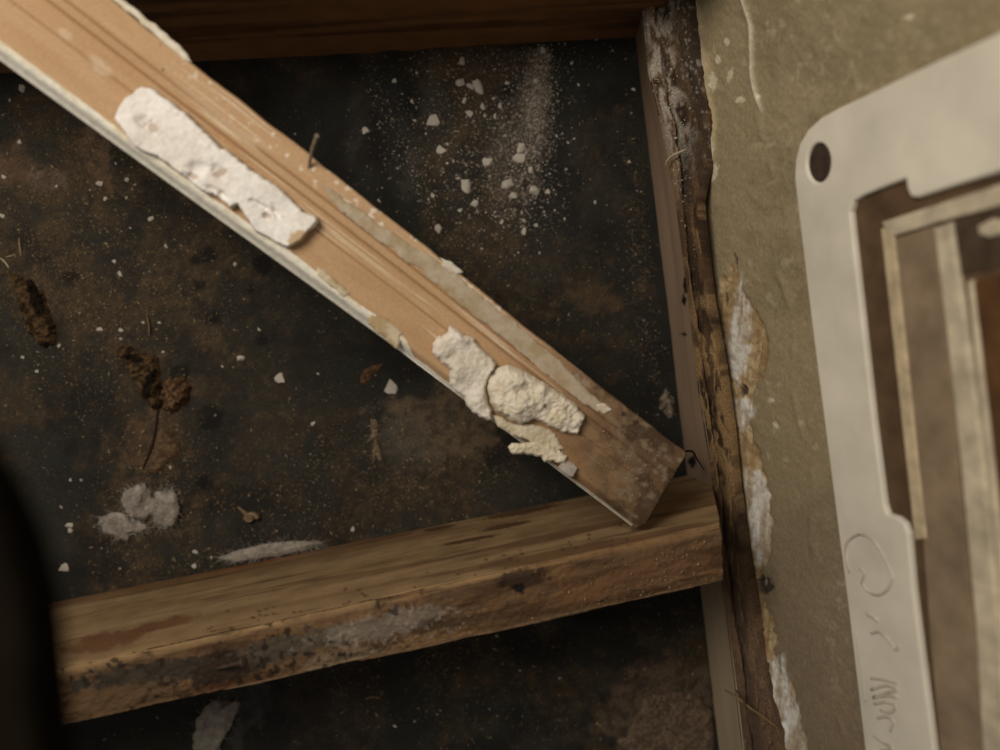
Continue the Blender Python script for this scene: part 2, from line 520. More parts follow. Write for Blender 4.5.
cs = mixc(cs, S('#a08e74'), sstep(560, 620, PYs) * .75)
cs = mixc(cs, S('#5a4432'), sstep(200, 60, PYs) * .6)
for (cx, cy, rx, ry) in [(686, 285, 3, 9), (684, 300, 2, 5), (684, 334, 3, 2), (692, 462, 4, 6), (686, 272, 1.5, 3)]:
    cs = mixc(cs, S('#17120e'), blob(PXs, PYs, cx, cy, rx, ry, 0, .7, cy))
V, Fc = loft(sec3)
st = empty('timber_stud', (float(S0[NS // 2, 0]) + .02, float(S0[NS // 2, 1]), 0), 'narrow grey-brown wooden stud lying along the foot of the beige wall', 'timber', 'timbers framing the cavity')
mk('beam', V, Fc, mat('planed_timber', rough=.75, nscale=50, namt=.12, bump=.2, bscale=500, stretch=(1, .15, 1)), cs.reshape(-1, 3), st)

# ------------------------------------------------------------------ beige wall rising towards the camera
ya = at(704, 0, WALL_H); yb = at(782, 750, WALL_H)
ey = (ya - yb) / np.linalg.norm(ya - yb)
out = np.cross(ey, [0, 0, 1.0])
al = math.radians(78)
es = math.cos(al) * out + math.sin(al) * np.array([0, 0, 1.0])
WP = Plane((ya + yb) / 2, -ey, es)
if WP.n[0] > 0:
    WP = Plane((ya + yb) / 2, ey, es)
US = 1 if (WP.u @ ey) > 0 else -1       # u grows upwards in the picture when 1
NT, NSW = 740, 300
pyw = np.linspace(-255, 995, NT)
exw = np.interp(pyw, py_, ex) + 4.0 * (fbm(pyw / 14, 0.2, 71., 4) - .5) * 2
eu, evv = WP.hit(exw, pyw)
S_MAX = 0.36
ts = np.linspace(0, 1, NSW) ** 1.5
Uw = eu[:, None] * np.ones((1, NSW)); Vw = evv[:, None] + (S_MAX - evv[:, None]) * ts[None, :]
Pw = WP.P(Uw, Vw, np.zeros_like(Uw)); PXw, PYw = proj(Pw)
chipA = [(722, 282), (733, 262), (742, 285), (752, 310), (764, 330), (767, 352), (760, 378), (752, 402), (750, 425), (757, 452), (766, 480), (772, 515), (770, 560), (758, 572), (762, 590), (770, 610), (776, 640), (772, 655), (790, 685), (802, 712), (808, 760), (780, 760), (770, 700), (755, 640), (745, 590), (738, 520), (730, 450), (722, 380), (714, 320)]
white = [[(738, 272), (746, 300), (750, 328), (745, 360), (738, 385), (728, 370), (724, 345), (730, 310)],
         [(729, 400), (744, 396), (752, 405), (750, 422), (740, 432), (730, 425)],
         [(742, 470), (757, 475), (768, 490), (770, 540), (765, 566), (752, 560), (745, 520)],
         [(764, 662), (782, 656), (790, 688), (802, 710), (808, 760), (788, 760), (775, 710), (766, 690)],
         [(746, 520), (752, 545), (757, 565), (750, 565), (744, 545)]]


def pmask(poly, soft=4, jit=5):
    x = PXw + jit * (fbm(PXw / 9, PYw / 9, 73., 4) - .5) * 2; y = PYw + jit * (fbm(PXw / 9, PYw / 9, 74., 4) - .5) * 2
    sub = (PXw > 680) & (PXw < 840)
    r = np.zeros_like(PXw)
    i = pip(x[sub], y[sub], poly); d = pdist(x[sub], y[sub], poly)[0]
    r[sub] = sstep(-soft, soft, np.where(i, d, -d))
    return r


mc = pmask(chipA, 2.5)
mw = np.zeros_like(mc)
for p_ in white:
    mw = np.maximum(mw, pmask(p_, 3.5, 6))
big = fbm(PXw / 60, PYw / 60, 75., 5); med = fbm(PXw / 12, PYw / 12, 76., 5); fine = fbm(PXw / 4, PYw / 4, 77., 4)
Ww = 0.0011 * (med - .5) + .0006 * (fine - .5)
streak = fbm(PXw / 5 + PYw / 60, PYw / 40, 78., 4)
Ww = Ww - mc * (.0010 + .0012 * streak) + mw * .0012 * streak
ridge = np.exp(-((PXw - (743 + PYw * .16 + 3 * np.sin(PYw / 17))) / 2.2) ** 2) * sstep(118, 100, PYw) * sstep(-60, -20, PYw)
Ww = Ww + ridge * .0014
ridge2 = np.exp(-((PXw - (785 + (PYw - 300) * .13 + 4 * np.sin(PYw / 23))) / 3.0) ** 2) * sstep(.5, .6, fbm(0, PYw / 25, 2.2))
Ww = Ww + ridge2 * .0006
roll = np.exp(-((PXw - exw[:, None]) / (1.5 + 5 * fbm(PYw / 11, 0.7, 84., 3))) ** 2)
Ww = Ww + roll * .0012 * (fbm(0.1, PYw / 9, 79., 3) + .2)
cw = np.ones(Pw.shape) * S('#978769')
cw = mixc(cw, S('#7e7156'), sstep(.42, .62, big) * .6)
cw = mixc(cw, S('#9c8d70'), sstep(.55, .7, med) * .45)
cw = mixc(cw, S('#7d6b57'), sstep(300, 700, PYw) * .75)  # light falloff towards the bottom put into the wall colour
cw = mixc(cw, S('#c2b89f'), sstep(.66, .74, fbm(PXw / 6, PYw / 8, 80., 3)) * sstep(.5, .62, fbm(PXw / 70, PYw / 70, 81.)) * .28)
cw = mixc(cw, S('#d6cbb4'), ridge * .7)
cw = mixc(cw, S('#bfae8a'), roll * .85)
for (cx, cy, rx, ry, an) in [(713, 82, 4, 9, 0), (730, 75, 2.5, 7, 15), (740, 100, 5, 3, 0), (757, 97, 4, 4, 0), (711, 150, 4, 12, 0), (714, 172, 4, 10, 10), (727, 42, 3, 4, 0), (718, 60, 3, 4, 0), (910, 17, 5, 3, 0), (772, 400, 3, 2, 0), (776, 425, 4, 2, 40)]:
    cw = mixc(cw, S('#d3c7ab'), .85 * blob(PXw, PYw, cx, cy, rx, ry, an, .6, cx))
cw = mixc(cw, S('#a88c62'), mc * .85)
cw = mixc(cw, S('#c3ad86'), mc * sstep(.5, .62, streak) * .8)
cw = mixc(cw, S('#86694a'), mc * sstep(.52, .40, fine) * .6)
cw = mixc(cw, S('#dedad2'), mw * (.25 + .7 * sstep(.35, .65, streak)) * (.6 + .5 * sstep(.3, .6, fine)))
for (cx, cy, rx, ry) in [(741, 391, 4, 6), (763, 585, 9, 10), (758, 583, 3, 6), (735, 262, 2, 8), (724, 300, 2, 6), (724, 389, 4, 5)]:
    mm = blob(PXw, PYw, cx, cy, rx, ry, 0, .5, cx)
    cw = mixc(cw, S('#39332c'), mm * .9); Ww = Ww - mm * .0022
cw = mixc(cw, S('#b3a795'), .8 * blob(PXw, PYw, 761, 583, 3, 5, 20, .4, 5))
# wall mesh with its underside edge going back to the stud
Pw = WP.P(Uw, Vw, Ww)
nb_ = 10
back = np.stack([Pw[:, 0] + (np.array([.010, 0, -.006]) * t) for t in np.linspace(1, 0, nb_ + 1)[:-1]], 1)
Pfull = np.concatenate([back, Pw], 1)
cfull = np.concatenate([np.ones(back.shape) * S('#b09a78'), cw], 1)
wall_mat = mat('beige_plaster', rough=.78, nscale=500, namt=.14, bump=.35, bscale=420, spec=.3)
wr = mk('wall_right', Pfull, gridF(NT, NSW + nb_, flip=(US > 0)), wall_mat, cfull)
tag(wr, 'beige painted plaster wall with white chips along its broken foot', kind='structure')

# crumbled strip between stud and wall foot
NR = 34
tR = np.linspace(0, 1, NR)[None, :]
tpx = tR * (ex - sx)[:, None]
wy = py_[:, None] + 26 * (fbm(py_[:, None] / 17, tpx / 6, 96., 3) - .5); wx = tpx + 9 * (fbm(py_[:, None] / 15, tpx / 6, 97., 3) - .5)
lumps = fbm(wy / 20, wx / 3.6, 91., 5); lump2 = fbm(wy / 60, wx / 8, 92., 4)
strip = S1[:, None] * (1 - tR[..., None]) + S2[:, None] * tR[..., None]
strip[..., 2] += (.010 * (lumps - .5) + .012 * (lump2 - .5)) * np.sin(np.pi * np.clip(tR, .06, 1)) * (1 - .6 * tR)
strip[..., 2] -= .007 * tR ** 2
gr = np.exp(-((tR - .35 - .25 * (fbm(py_[:, None] / 60, 0.3, 93.) - .5)) / .10) ** 2)
strip[..., 2] -= .006 * gr
strip[..., 2] += .001
strip[:, 0] = S1 + np.array([-.0005, 0, -.003]); strip[:, -1] = S2 + np.array([.006, 0, -.010])
PXr, PYr = proj(strip)
cr = np.ones(strip.shape) * S('#55402c')
cr = mixc(cr, S('#7d6344'), sstep(.46, .62, lumps) * .8)
cr = mixc(cr, S('#2a1d13'), sstep(.52, .38, lump2) * .8)
cr = mixc(cr, S('#251a12'), gr * .6)
topm = sstep(230, 60, PYr)
cr = mixc(cr, S('#a2978a'), topm * sstep(.42, .6, fbm(wy / 14, wx / 6, 94., 5)) * sstep(.8, .35, tR + 0 * PYr) * .95)
cr = mixc(cr, S('#3a2f26'), topm * sstep(.45, .75, tR + 0 * PYr) * .8)
cr = mixc(cr, S('#d8d2c8'), topm * .25 * sstep(.66, .74, fbm(tpx / 3, PYr / 4, 95., 3)))
cr = mixc(cr, S('#8a6f4c'), sstep(250, 330, PYr) * sstep(560, 420, PYr) * sstep(.40, .58, lumps) * .8)
cr = mixc(cr, S('#6a4228'), .45 * blob(PXr, PYr, 711, 115, 4, 14, 0, .5, 6))
cr = mixc(cr, S('#6a5647'), sstep(560, 640, PYr) * .5)
mk('crumbled_edge', strip, gridF(NS, NR, flip=True), mat('crumbled_plaster', rough=.9, nscale=900, namt=.4, bump=.8, bscale=900, bdist=.0015), cr, wr)

# ------------------------------------------------------------------ dark edge of the opening, close to the camera (lower left)
near = [(-95, 380), (-45, 395), (-10, 430), (22, 480), (45, 530), (60, 590), (70, 680), (78, 800), (86, 1000), (-60, 1000), (-75, 700)]
nq = Plane((0, 0, 0.43), (1, 0, 0), (0, 1, 0))
o = relief('trim_1', nq, near, .0012, lambda u, v, d: .010 * np.minimum(1, d / .003) ** .5 + .0005 * (fbm(u * 200, v * 200, 2.) - .5),
           mat('dark_board', '#15110c', spec=0.0, rough=1.0, nscale=80), jit=.0003)
tag(o, 'dark blurred batten edge in front at the lower left', kind='structure')

# ------------------------------------------------------------------ vent frame on the wall
VT = 0.008                                     # thickness of the plate
plate_mat = mat('cream_plastic', '#d4cbba', rough=.55, nscale=28, namt=.13, bump=.08, bscale=600, spec=.4)
ridge_mat = mat('dirty_cream_plastic', '#b9ab93', rough=.6, nscale=90, namt=.28, bump=.15, bscale=500)
brown_mat = mat('grimy_brown_plastic', '#57432f', rough=.7, nscale=70, namt=.3, bump=.2, bscale=400)
rust_mat = mat('rusty_grime', '#54381f', rough=.8, nscale=60, namt=.4, bump=.3, bscale=300)


def wuv(pts, w=VT):
    a = np.array(pts, float); u, v = WP.hit(a[:, 0], a[:, 1], w)
    return np.stack([u, v], -1)


def flat_solid(name, loops, w0, w1, m, parent, bevel=.0012):
    """solid sheet on the wall from outlines (first the outside, then holes)"""
    cu = bpy.data.curves.new(name, 'CURVE'); cu.dimensions = '2D'; cu.fill_mode = 'BOTH'
    cu.extrude = (w1 - w0) / 2 - bevel; cu.bevel_depth = bevel; cu.bevel_resolution = 2
    cu.offset = -bevel
    for lp in loops:
        sp = cu.splines.new('POLY'); sp.points.add(len(lp) - 1); sp.use_cyclic_u = True
        for i, (a, b) in enumerate(lp):
            sp.points[i].co = (a, b, 0, 1)
    tmp = bpy.data.objects.new(name, cu); COL.objects.link(tmp)
    bpy.context.view_layer.update()
    me = bpy.data.meshes.new_from_object(tmp.evaluated_get(bpy.context.evaluated_depsgraph_get()))
    bpy.data.objects.remove(tmp); bpy.data.curves.remove(cu)
    co = np.zeros(len(me.vertices) * 3); me.vertices.foreach_get('co', co); co = co.reshape(-1, 3)
    V = WP.P(co[:, 0], co[:, 1], co[:, 2] + (w0 + w1) / 2)
    faces = [list(p.vertices) for p in me.polygons]
    bpy.data.meshes.remove(me)
    return mk(name, V, faces, m, None, parent, False)


outer_px = [(1000, 32), (930, 64), (870, 93), (838, 108), (820, 118), (807, 130), (799, 144), (795, 160), (794, 178), (797, 205), (812, 330), (830, 470), (848, 610), (862, 730)]
inner_px = [(1000, 172), (960, 184), (917, 198), (910, 197), (907, 190), (905, 179), (884, 187), (862, 196), (853, 202), (850, 212), (853, 240), (862, 320), (873, 420), (884, 505), (887, 514), (896, 517), (904, 523), (908, 534), (913, 590), (922, 660), (933, 745)]
ou = wuv(outer_px); inn = wuv(inner_px)
u_bot = ou[-1, 0] - US * .16          # the frame goes on below the picture
v_far = .345
dU = US


def lerp_to(p, q, u):
    """extend the line p->q to a given u"""
    t = (u - p[0]) / (q[0] - p[0]); return np.array([u, p[1] + (q[1] - p[1]) * t])


def lerp_v(p, q, v):
    t = (v - p[1]) / (q[1] - p[1]); return np.array([p[0] + (q[0] - p[0]) * t, v])


o1 = lerp_v(ou[2], ou[0], v_far); o2 = lerp_to(ou[9], ou[-1], u_bot)
i1 = lerp_v(inn[2], inn[0], v_far - .022); i2 = lerp_to(inn[17], inn[-1], u_bot + US * .03)
outer = np.vstack([[o1], ou, [o2], [[u_bot, v_far]]])
inner = np.vstack([[i1], inn, [i2], [[i2[0], v_far - .022]]])
hc, hv = WP.hit(818.0, 163.0, VT)
ring = []
e1, e2 = WP.hit(np.array([818., 818.]), np.array([143., 183.]), VT); ru = abs(e1[0] - e1[1]) / 2
f1, f2 = WP.hit(np.array([806., 830.]), np.array([163., 163.]), VT); rv = abs(f2[0] - f2[1]) / 2
for k in range(28):
    a = 2 * math.pi * k / 28
    ring.append((float(hc) + ru * math.cos(a), float(hv) + rv * math.sin(a)))
vb = WP.P(np.array([float(ou[:, 0].mean())]), np.array([float(ou[:, 1].min())]), np.array([0.0]))[0]
vent = empty('vent_frame', tuple(vb), 'large cream plastic vent frame with rounded corner, blurred, mounted on the beige wall', 'vent')
flat_solid('face_plate', [outer, inner, ring], .0004, VT, plate_mat, vent, .0014)
# dark disc filling the hole, its shaded depth put into the colour
hp = np.array(ring); hb = flat_solid('screw_hole', [[(float(hc) + 1.02 * (a - float(hc)), float(hv) + 1.02 * (b - float(hv))) for a, b in ring]], .0004, .0064, mat('hole_shade', '#3c2f26', nscale=200), vent, .0004)
hb['label'] = 'dark oval screw hole in the corner'
# recessed floor of the grille
ip = np.array(inner)
flat_solid('recess', [inner], .0004, .0052, brown_mat, vent, .0002)


def bar(name, a, b, wa, wb, w0, w1, m, bev=.001):
    """straight raised strip between two picture points with widths in pixels (laid on the wall)"""
    a = np.array(a, float); b = np.array(b, float); d = (b - a) / np.linalg.norm(b - a); n = np.array([-d[1], d[0]])
    pts = [a + n * wa / 2, b + n * wb / 2, b - n * wb / 2, a - n * wa / 2]
    return flat_solid(name, [wuv(pts, w1)], w0, w1, m, vent, bev)


bar('rim_bar', (886, 228), (920, 540), 12, 12, .004, .0068, mat('rim_plastic', '#b5a284', nscale=120, namt=.25))
flat_solid('rim_bar', [wuv([(881, 222), (940, 203), (1000, 184), (1075, 160), (1075, 180), (1000, 206), (940, 222), (888, 238)], .0070)], .004, .0070, ridge_mat, vent, .001)
flat_solid('grille_panel', [wuv([(896, 238), (934, 226), (955, 430), (975, 640), (990, 830), (948, 830), (930, 640), (915, 430)], .0060)], .004, .0060, mat('panel_plastic', '#83705a', nscale=60, namt=.25), vent, .0006)
flat_solid('grille_bar', [wuv([(933, 228), (950, 222), (966, 330), (984, 470), (998, 620), (1010, 800), (985, 800), (974, 620), (960, 470), (945, 330)], .0078)], .004, .0078, ridge_mat, vent, .0014)
flat_solid('grille_bar', [wuv([(966, 282), (972, 280), (988, 420), (1003, 560), (1018, 760), (1008, 760), (995, 560), (981, 420)], .0070)], .004, .0070, ridge_mat, vent, .0010)
flat_solid('grille_panel', [wuv([(973, 282), (1040, 260), (1075, 560), (1006, 560), (990, 420)], .0060)], .004, .0060, rust_mat, vent, .0006)
flat_solid('clip', [wuv([(976, 226), (990, 219), (1004, 220), (1004, 234), (988, 238), (978, 235)], .0072)], .004, .0072, ridge_mat, vent, .0012)
flat_solid('grille_panel', [wuv([(952, 222), (1075, 186), (1080, 250), (960, 276)], .0058)], .004, .0058, mat('shaded_plastic', '#4a3b2c', nscale=80), vent, .0006)

# raised lettering on the plate
ink = mat('worn_lettering', '#b9af9d', rough=.6, nscale=200, namt=.15)
def stroke(pts, r=.0008, smooth=26):
    a = np.array([(830 + x / 3.12, 510 + y / 3.12) for x, y in pts], float)
    if len(a) > 2:
        a = spline(a, smooth)
    u, v = WP.hit(a[:, 0], a[:, 1], VT)
    return tube(WP.P(u, v, np.full(len(u), VT)), r, 6)
txt = [stroke([(62, 195), (50, 140), (55, 102), (85, 77), (120, 82), (150, 112), (175, 160), (196, 210), (186, 242), (155, 265), (120, 255), (100, 228)]),
       stroke([(95, 180), (108, 200), (100, 228)]),
       stroke([(118, 325), (135, 333), (150, 345)], .0012), stroke([(130, 385), (155, 380), (180, 400), (205, 435), (216, 422)]),
       stroke([(80, 375), (95, 480), (112, 600)], .0004),
       stroke([(130, 525), (170, 530), (210, 540)]), stroke([(130, 560), (175, 548), (213, 560), (180, 570), (135, 585), (180, 580), (215, 585)]),
       stroke([(140, 605), (175, 600), (206, 612), (190, 632), (160, 625)]), stroke([(150, 650), (175, 645), (200, 660), (190, 690)]), stroke([(140, 705), (165, 725), (195, 742), (160, 752)]),
       stroke([(150, 780), (200, 790)]), stroke([(155, 810), (205, 820), (160, 840)])]
V, Fc = join(txt)
tx = mk('lettering', V, Fc, ink, parent=vent)
tx['label'] = 'faint raised circle and script lettering running down the plate'

# ------------------------------------------------------------------ trim board leaning across the cavity
pr = at(664, 492, .132); pl_ = at(58, 30, .180)
ub = pr - pl_; ub /= np.linalg.norm(ub)
BP = Plane(pl_, ub, np.cross([0, 0, 1.0], ub))
if BP.n[2] < 0:
    BP = Plane(pl_, ub, -np.cross([0, 0, 1.0], ub))
lo_px = [(0, 62), (110, 142), (250, 243), (400, 352), (640, 533)]; hi_px = [(113, 0), (190, 61), (340, 178), (418, 240), (520, 322), (600, 386), (687, 453)]
lu, lv = BP.hit(*np.array(lo_px, float).T); hu, hv_ = BP.hit(*np.array(hi_px, float).T)
NUB, NVB = 760, 96
u0 = -.22
uend_lo, uend_hi = lu[-1], hu[-1]
uk = np.linspace(0, 1, NUB)


def ex_interp(u, xs_, ys_):
    s = np.interp(u, xs_, ys_)
    k = (ys_[-1] - ys_[0]) / (xs_[-1] - xs_[0])
    s = np.where(u < xs_[0], ys_[0] + k * 0.4 * (u - xs_[0]), s)
    return np.where(u > xs_[-1], ys_[-1], s)


# coarse v range per u, t = 0 at the lower-left painted edge, 1 at the upper-right edge
tb = np.linspace(0, 1, NVB)
Ub = u0 + (uend_lo + (uend_hi - uend_lo) * tb[None, :] - u0) * uk[:, None]
sgn = 1 if hv_.mean() > lv.mean() else -1
vlo = ex_interp(Ub, lu, lv); vhi = ex_interp(Ub, hu, hv_)
chip = .0010 * (fbm(Ub * 60, 0.1, 101., 4) - .5)
Vb = vlo + (vhi - vlo) * tb[None, :] + chip * sgn * sstep(.9, 1, tb)[None, :] * 1.5
T = tb[None, :] * np.ones_like(Ub)
BTH = .0085
Wb = np.zeros_like(Ub)
Wb -= .0065 * sstep(.13, 0, T) ** 1.3                      # rolled front edge
for tc_, wd, dp in [(.47, .008, .0007), (.655, .009, .0009), (.755, .009, .0009), (.40, .006, .0003)]:
    Wb -= dp * np.exp(-((T - tc_) / wd) ** 2)
Wb += .0007 * sstep(.655, .67, T) * sstep(.755, .74, T)
Wb -= .0006 * sstep(.47, .49, T) * sstep(.65, .63, T)
Wb += .0003 * (fbm(Ub * 40, T * 10, 102.) - .5)
Wb -= .0025 * sstep(.985, 1, T)
PXb, PYb = proj(BP.P(Ub, Vb, Wb))
cbd = np.ones(Ub.shape + (3,)) * S('#b3916d')
g = fbm(Ub * 22, T * 8, 103., 4)
cbd = mixc(cbd, S('#a5805a'), sstep(.40, .70, g) * .5)
cbd = mixc(cbd, S('#bd9d7b'), sstep(.50, .75, fbm(Ub * 10, T * 5, 104.)) * .4)
for tc_, wd in [(.47, .010), (.655, .012), (.755, .012)]:
    cbd = mixc(cbd, S('#8a6440'), np.exp(-((T - tc_) / wd) ** 2) * .75)
sc1 = sstep(.60, .68, fbm(Ub * 12, T * 160, 105., 3)) * sstep(.5, .6, fbm(Ub * 14, T * 8, 106., 3)) * sstep(.03, .10, Ub) * sstep(.3, .35, T)
cbd = mixc(cbd, S('#d9c9b0'), sc1 * .75)
cbd = mixc(cbd, S('#dccfbb'), sstep(.66, .72, fbm(PXb / 7, PYb / 7, 107., 3)) * sstep(.75, .85, T) * sstep(160, 220, PXb) * .8)
cbd = mixc(cbd, S('#cbb69c'), .5 * blob(PXb, PYb, 100, 66, 14, 6, 40, .6, 9) + .5 * blob(PXb, PYb, 66, 34, 8, 4, 40, .6, 8))
# dirty far end
dk = sstep(548, 650, PXb + 26 * (fbm(PXb / 26, PYb / 26, 108., 4) - .5) * 2)
cbd = mixc(cbd, S('#6f4e30'), sstep(470, 590, PXb) * .55)  # dimmer light towards the lower end mixed into the board colour
cbd = mixc(cbd, S('#54402d'), dk * .85)
cbd = mixc(cbd, S('#84745f'), dk * sstep(.46, .72, fbm(PXb / 5, PYb / 5, 109., 5)) * .75)
cbd = mixc(cbd, S('#3a2a1c'), dk * sstep(.52, .38, fbm(PXb / 14, PYb / 14, 110., 4)) * .7)
cbd = mixc(cbd, S('#7a4a24'), .6 * blob(PXb, PYb, 560, 475, 26, 12, 40, .6, 5))
for (cx, cy, r) in [(624, 414, 3), (636, 423, 3), (598, 406, 2), (163, 70, 1.6), (160, 45, 1.2), (230, 245, 1.5), (213, 180, 1.2)]:
    cbd = mixc(cbd, S('#33241a'), .85 * blob(PXb, PYb, cx, cy, r, r, 0, .3, cx))
top = BP.P(Ub, Vb, Wb)
Vbot = vlo + (vhi - vlo) * (0.012 + .976 * tb[None, :])
bot = BP.P(Ub, Vbot, np.full_like(Ub, -BTH))
rings = np.concatenate([top, bot[:, ::-1]], 1)
V, Fc = loft(rings)
if sgn < 0:
    Fc = [f[::-1] for f in Fc]
bc = np.concatenate([cbd, np.ones_like(cbd) * S('#b9b2a2')], 1)
tbd = empty('trim_board', tuple(pr), 'tan fibreboard trim with white painted edge leaning diagonally across the cavity', 'board')
mk('board', V, Fc, mat('raw_fibreboard', rough=.75, nscale=800, namt=.10, bump=.22, bscale=900, spec=.25), bc.reshape(-1, 3), tbd)

# white painted edge: a skin over the rolled side, ragged where it was torn
NE = 16
uE = np.linspace(0.0, 1, 620); te = np.linspace(0, 1, NE)
UE = (u0 + (uend_lo - .004 - u0) * uE)[:, None] * np.ones((1, NE))
pxE, _ = proj(BP.P(UE[:, 0], ex_interp(UE[:, 0], lu, lv), 0 * UE[:, 0]))
tw = np.interp(pxE, [-60, 0, 90, 120, 150, 230, 300, 330, 385, 400, 412, 480, 640], [.17, .17, .165, .14, .15, .15, .17, .17, .18, .13, .055, .05, .03])
tw = tw * (.88 + .3 * (fbm(uE * 70, .2, 111., 4) - .2) * (.3 + .7 * sstep(60, 120, pxE)))
TE = tw[:, None] * te[None, :]
VE = ex_interp(UE, lu, lv); VH = ex_interp(UE, hu, hv_); VE2 = VE + (VH - VE) * (TE - .006)
WE = -.0065 * sstep(.13, 0, TE) ** 1.3 + .0007 + .0004 * (fbm(UE * 120, TE * 60, 112.) - .5)
WE -= .0006 * (te[None, :] > .97)
WE[:, 0] -= .003
ce = np.ones(UE.shape + (3,)) * S('#dcd6c8')
ce = mixc(ce, S('#a8a294'), np.exp(-((te[None, :] - .45) / .12) ** 2) * .55 * (.4 + fbm(UE * 30, TE * 10, 113.)))
ce = mixc(ce, S('#c9b998'), sstep(.62, .9, te[None, :] + 0 * UE) * sstep(.45, .6, fbm(UE * 90, TE * 20, 114., 4)) * .8)
ce = mixc(ce, S('#8f8470'), sstep(420, 560, pxE)[:, None] * np.ones((1, NE)) * .7)
Pe = BP.P(UE, VE2, WE)
lowr = Pe[:, :1] + BP.n * -.0035 + BP.v * sgn * .0012
Pe = np.concatenate([lowr, Pe], 1); ce = np.concatenate([ce[:, :1], ce], 1)
pe = mk('painted_edge', Pe, gridF(620, NE + 1, flip=sgn < 0), mat('old_white_paint', rough=.6, nscale=260, namt=.14, bump=.3, bscale=500), ce, tbd)
pe['label'] = 'white painted rolled edge'

# paint residue strips (thin, rough)
plaster_mat = mat('plaster', rough=.92, nscale=420, namt=.08, bump=.45, bscale=900, spec=.12, bdist=.0006)
def col_const(hx, hx2, k=0.5, sc=150):
    return lambda u, v, d, h: mixc(np.ones((len(u), 3)) * S(hx), S(hx2), k * 2 * sstep(.4, .65, fbm(u * sc, v * sc, 3.)))


relief('paint_residue', BP, [(318, 182), (345, 200), (395, 234), (455, 274), (515, 322), (560, 362), (595, 398), (606, 410), (598, 413), (560, 387), (518, 350), (460, 303), (420, 270), (375, 238), (330, 200)], .0008,
       lambda u, v, d: .0005 * np.minimum(1, d / .0015) + .0003 * fbm(u * 500, v * 500, 4.), plaster_mat, col_const('#b0a18c', '#a18d70', .45, 90), tbd, jit=.0018)
relief('paint_residue', BP, [(116, -6), (141, 14), (166, 33), (188, 53), (192, 62), (184, 59), (162, 40), (136, 19), (108, -4)], .0006,
       lambda u, v, d: .0008 * np.minimum(1, d / .001) + .0003 * fbm(u * 500, v * 500, 4.), plaster_mat, col_const('#d9cfbd', '#c5b69c', .4), tbd, jit=.0010)
relief('paint_residue', BP, [(440, 258), (452, 262), (463, 272), (458, 275), (446, 268)], .0006, lambda u, v, d: .0008 * np.minimum(1, d / .001), plaster_mat, col_const('#c9c0b2', '#b5a890'), tbd, jit=.0008)
relief('paint_residue', BP, [(594, 402), (606, 404), (612, 410), (604, 414), (596, 410)], .0005, lambda u, v, d: .0008 * np.minimum(1, d / .001), plaster_mat, col_const('#d8cfc2', '#c5b69c'), tbd, jit=.0008)
for q in [[(370, 312), (386, 320), (402, 332), (398, 350), (384, 338), (368, 325)], [(318, 268), (332, 276), (350, 292), (346, 300), (330, 288), (316, 276)]]:
    relief('torn_paper', BP, q, .0006, lambda u, v, d: .0012 * np.minimum(1, d / .0015) + .0006 * fbm(u * 400, v * 400, 4.), plaster_mat, col_const('#c4b59a', '#a8916e', .5), tbd, jit=.0015)

# bent nail standing in the board
q0 = BP.P(*[np.array(float(a)) for a in BP.hit(308.0, 170.0)], np.array(-.002)); q1 = at(312, 150, q0[2] + .012); q2 = at(317, 136, q0[2] + .021)
nl = mk('nail', *tube(spline([q0, q1, q2], 14), .0009, 7), mat('grey_iron', '#7a6d5c', rough=.5, nscale=400, spec=.5), parent=tbd)
mk('nail_head', *tube(np.array([q2 + (q2 - q1) * t for t in (-.03, 0, .03, .05)]), [.0009, .0012, .0012, .0008], 9), MATS['grey_iron'], parent=nl)


# ------------------------------------------------------------------ plaster chunks on the board
def cr_px(pts, ox, oy, s):
    return [(ox + x / s, oy + y / s) for x, y in pts]


def domes(lst):
    us = []
    for (x, y, r, h) in lst:
        a, b = BP.hit(float(x), float(y)); us.append((float(a), float(b), r, h))
    def f(u, v):
        z = 0
        for a, b, r, h in us:
            z = np.maximum(z, h * np.exp(-(((u - a) ** 2 + (v - b) ** 2) / r ** 2) * (.6 + .8 * fbm(u * 120, v * 120, 3.))))
        return z
    return f


def pits(lst):
    us = [(float(BP.hit(float(x), float(y))[0]), float(BP.hit(float(x), float(y))[1]), rx, ry, a, dp) for x, y, rx, ry, a, dp in lst]
    def f(u, v):
        z = 0
        for a, b, rx, ry, an, dp in us:
            c_, s_ = math.cos(an), math.sin(an)
            p = ((u - a) * c_ + (v - b) * s_) / rx; q = (-(u - a) * s_ + (v - b) * c_) / ry
            r = np.sqrt(p * p + q * q) + .7 * (fbm(u * 350, v * 350, 7.) - .5)
            z = z + dp * sstep(1.2, .2, r)
        return z
    return f


ch1 = cr_px([(180, 70), (230, 85), (300, 135), (360, 180), (430, 245), (500, 318), (512, 330), (530, 332), (640, 420), (750, 490), (850, 590), (905, 608), (912, 635), (880, 668), (850, 710), (790, 742), (740, 725), (700, 700), (650, 672), (612, 615), (580, 565), (560, 575), (545, 582), (525, 560), (500, 535), (480, 522), (450, 520), (360, 450), (250, 370), (185, 345), (160, 330), (110, 265), (70, 210), (85, 160), (110, 125)], 100, 70, 4.167)
pit1 = pits([(148, 124, .0045, .0035, .4, .0016), (153, 130, .004, .003, 0, .0012), (199, 170, .006, .004, .8, .0018), (221, 174, .006, .003, -.6, .0016), (192, 178, .004, .0022, .2, .0020), (214, 190, .005, .0018, .3, .0022), (262, 206, .008, .0014, .2, .0018), (277, 213, .004, .0014, -.5, .0018), (267, 216, .002, .0016, 0, .0018), (225, 196, .003, .002, 0, .003)])


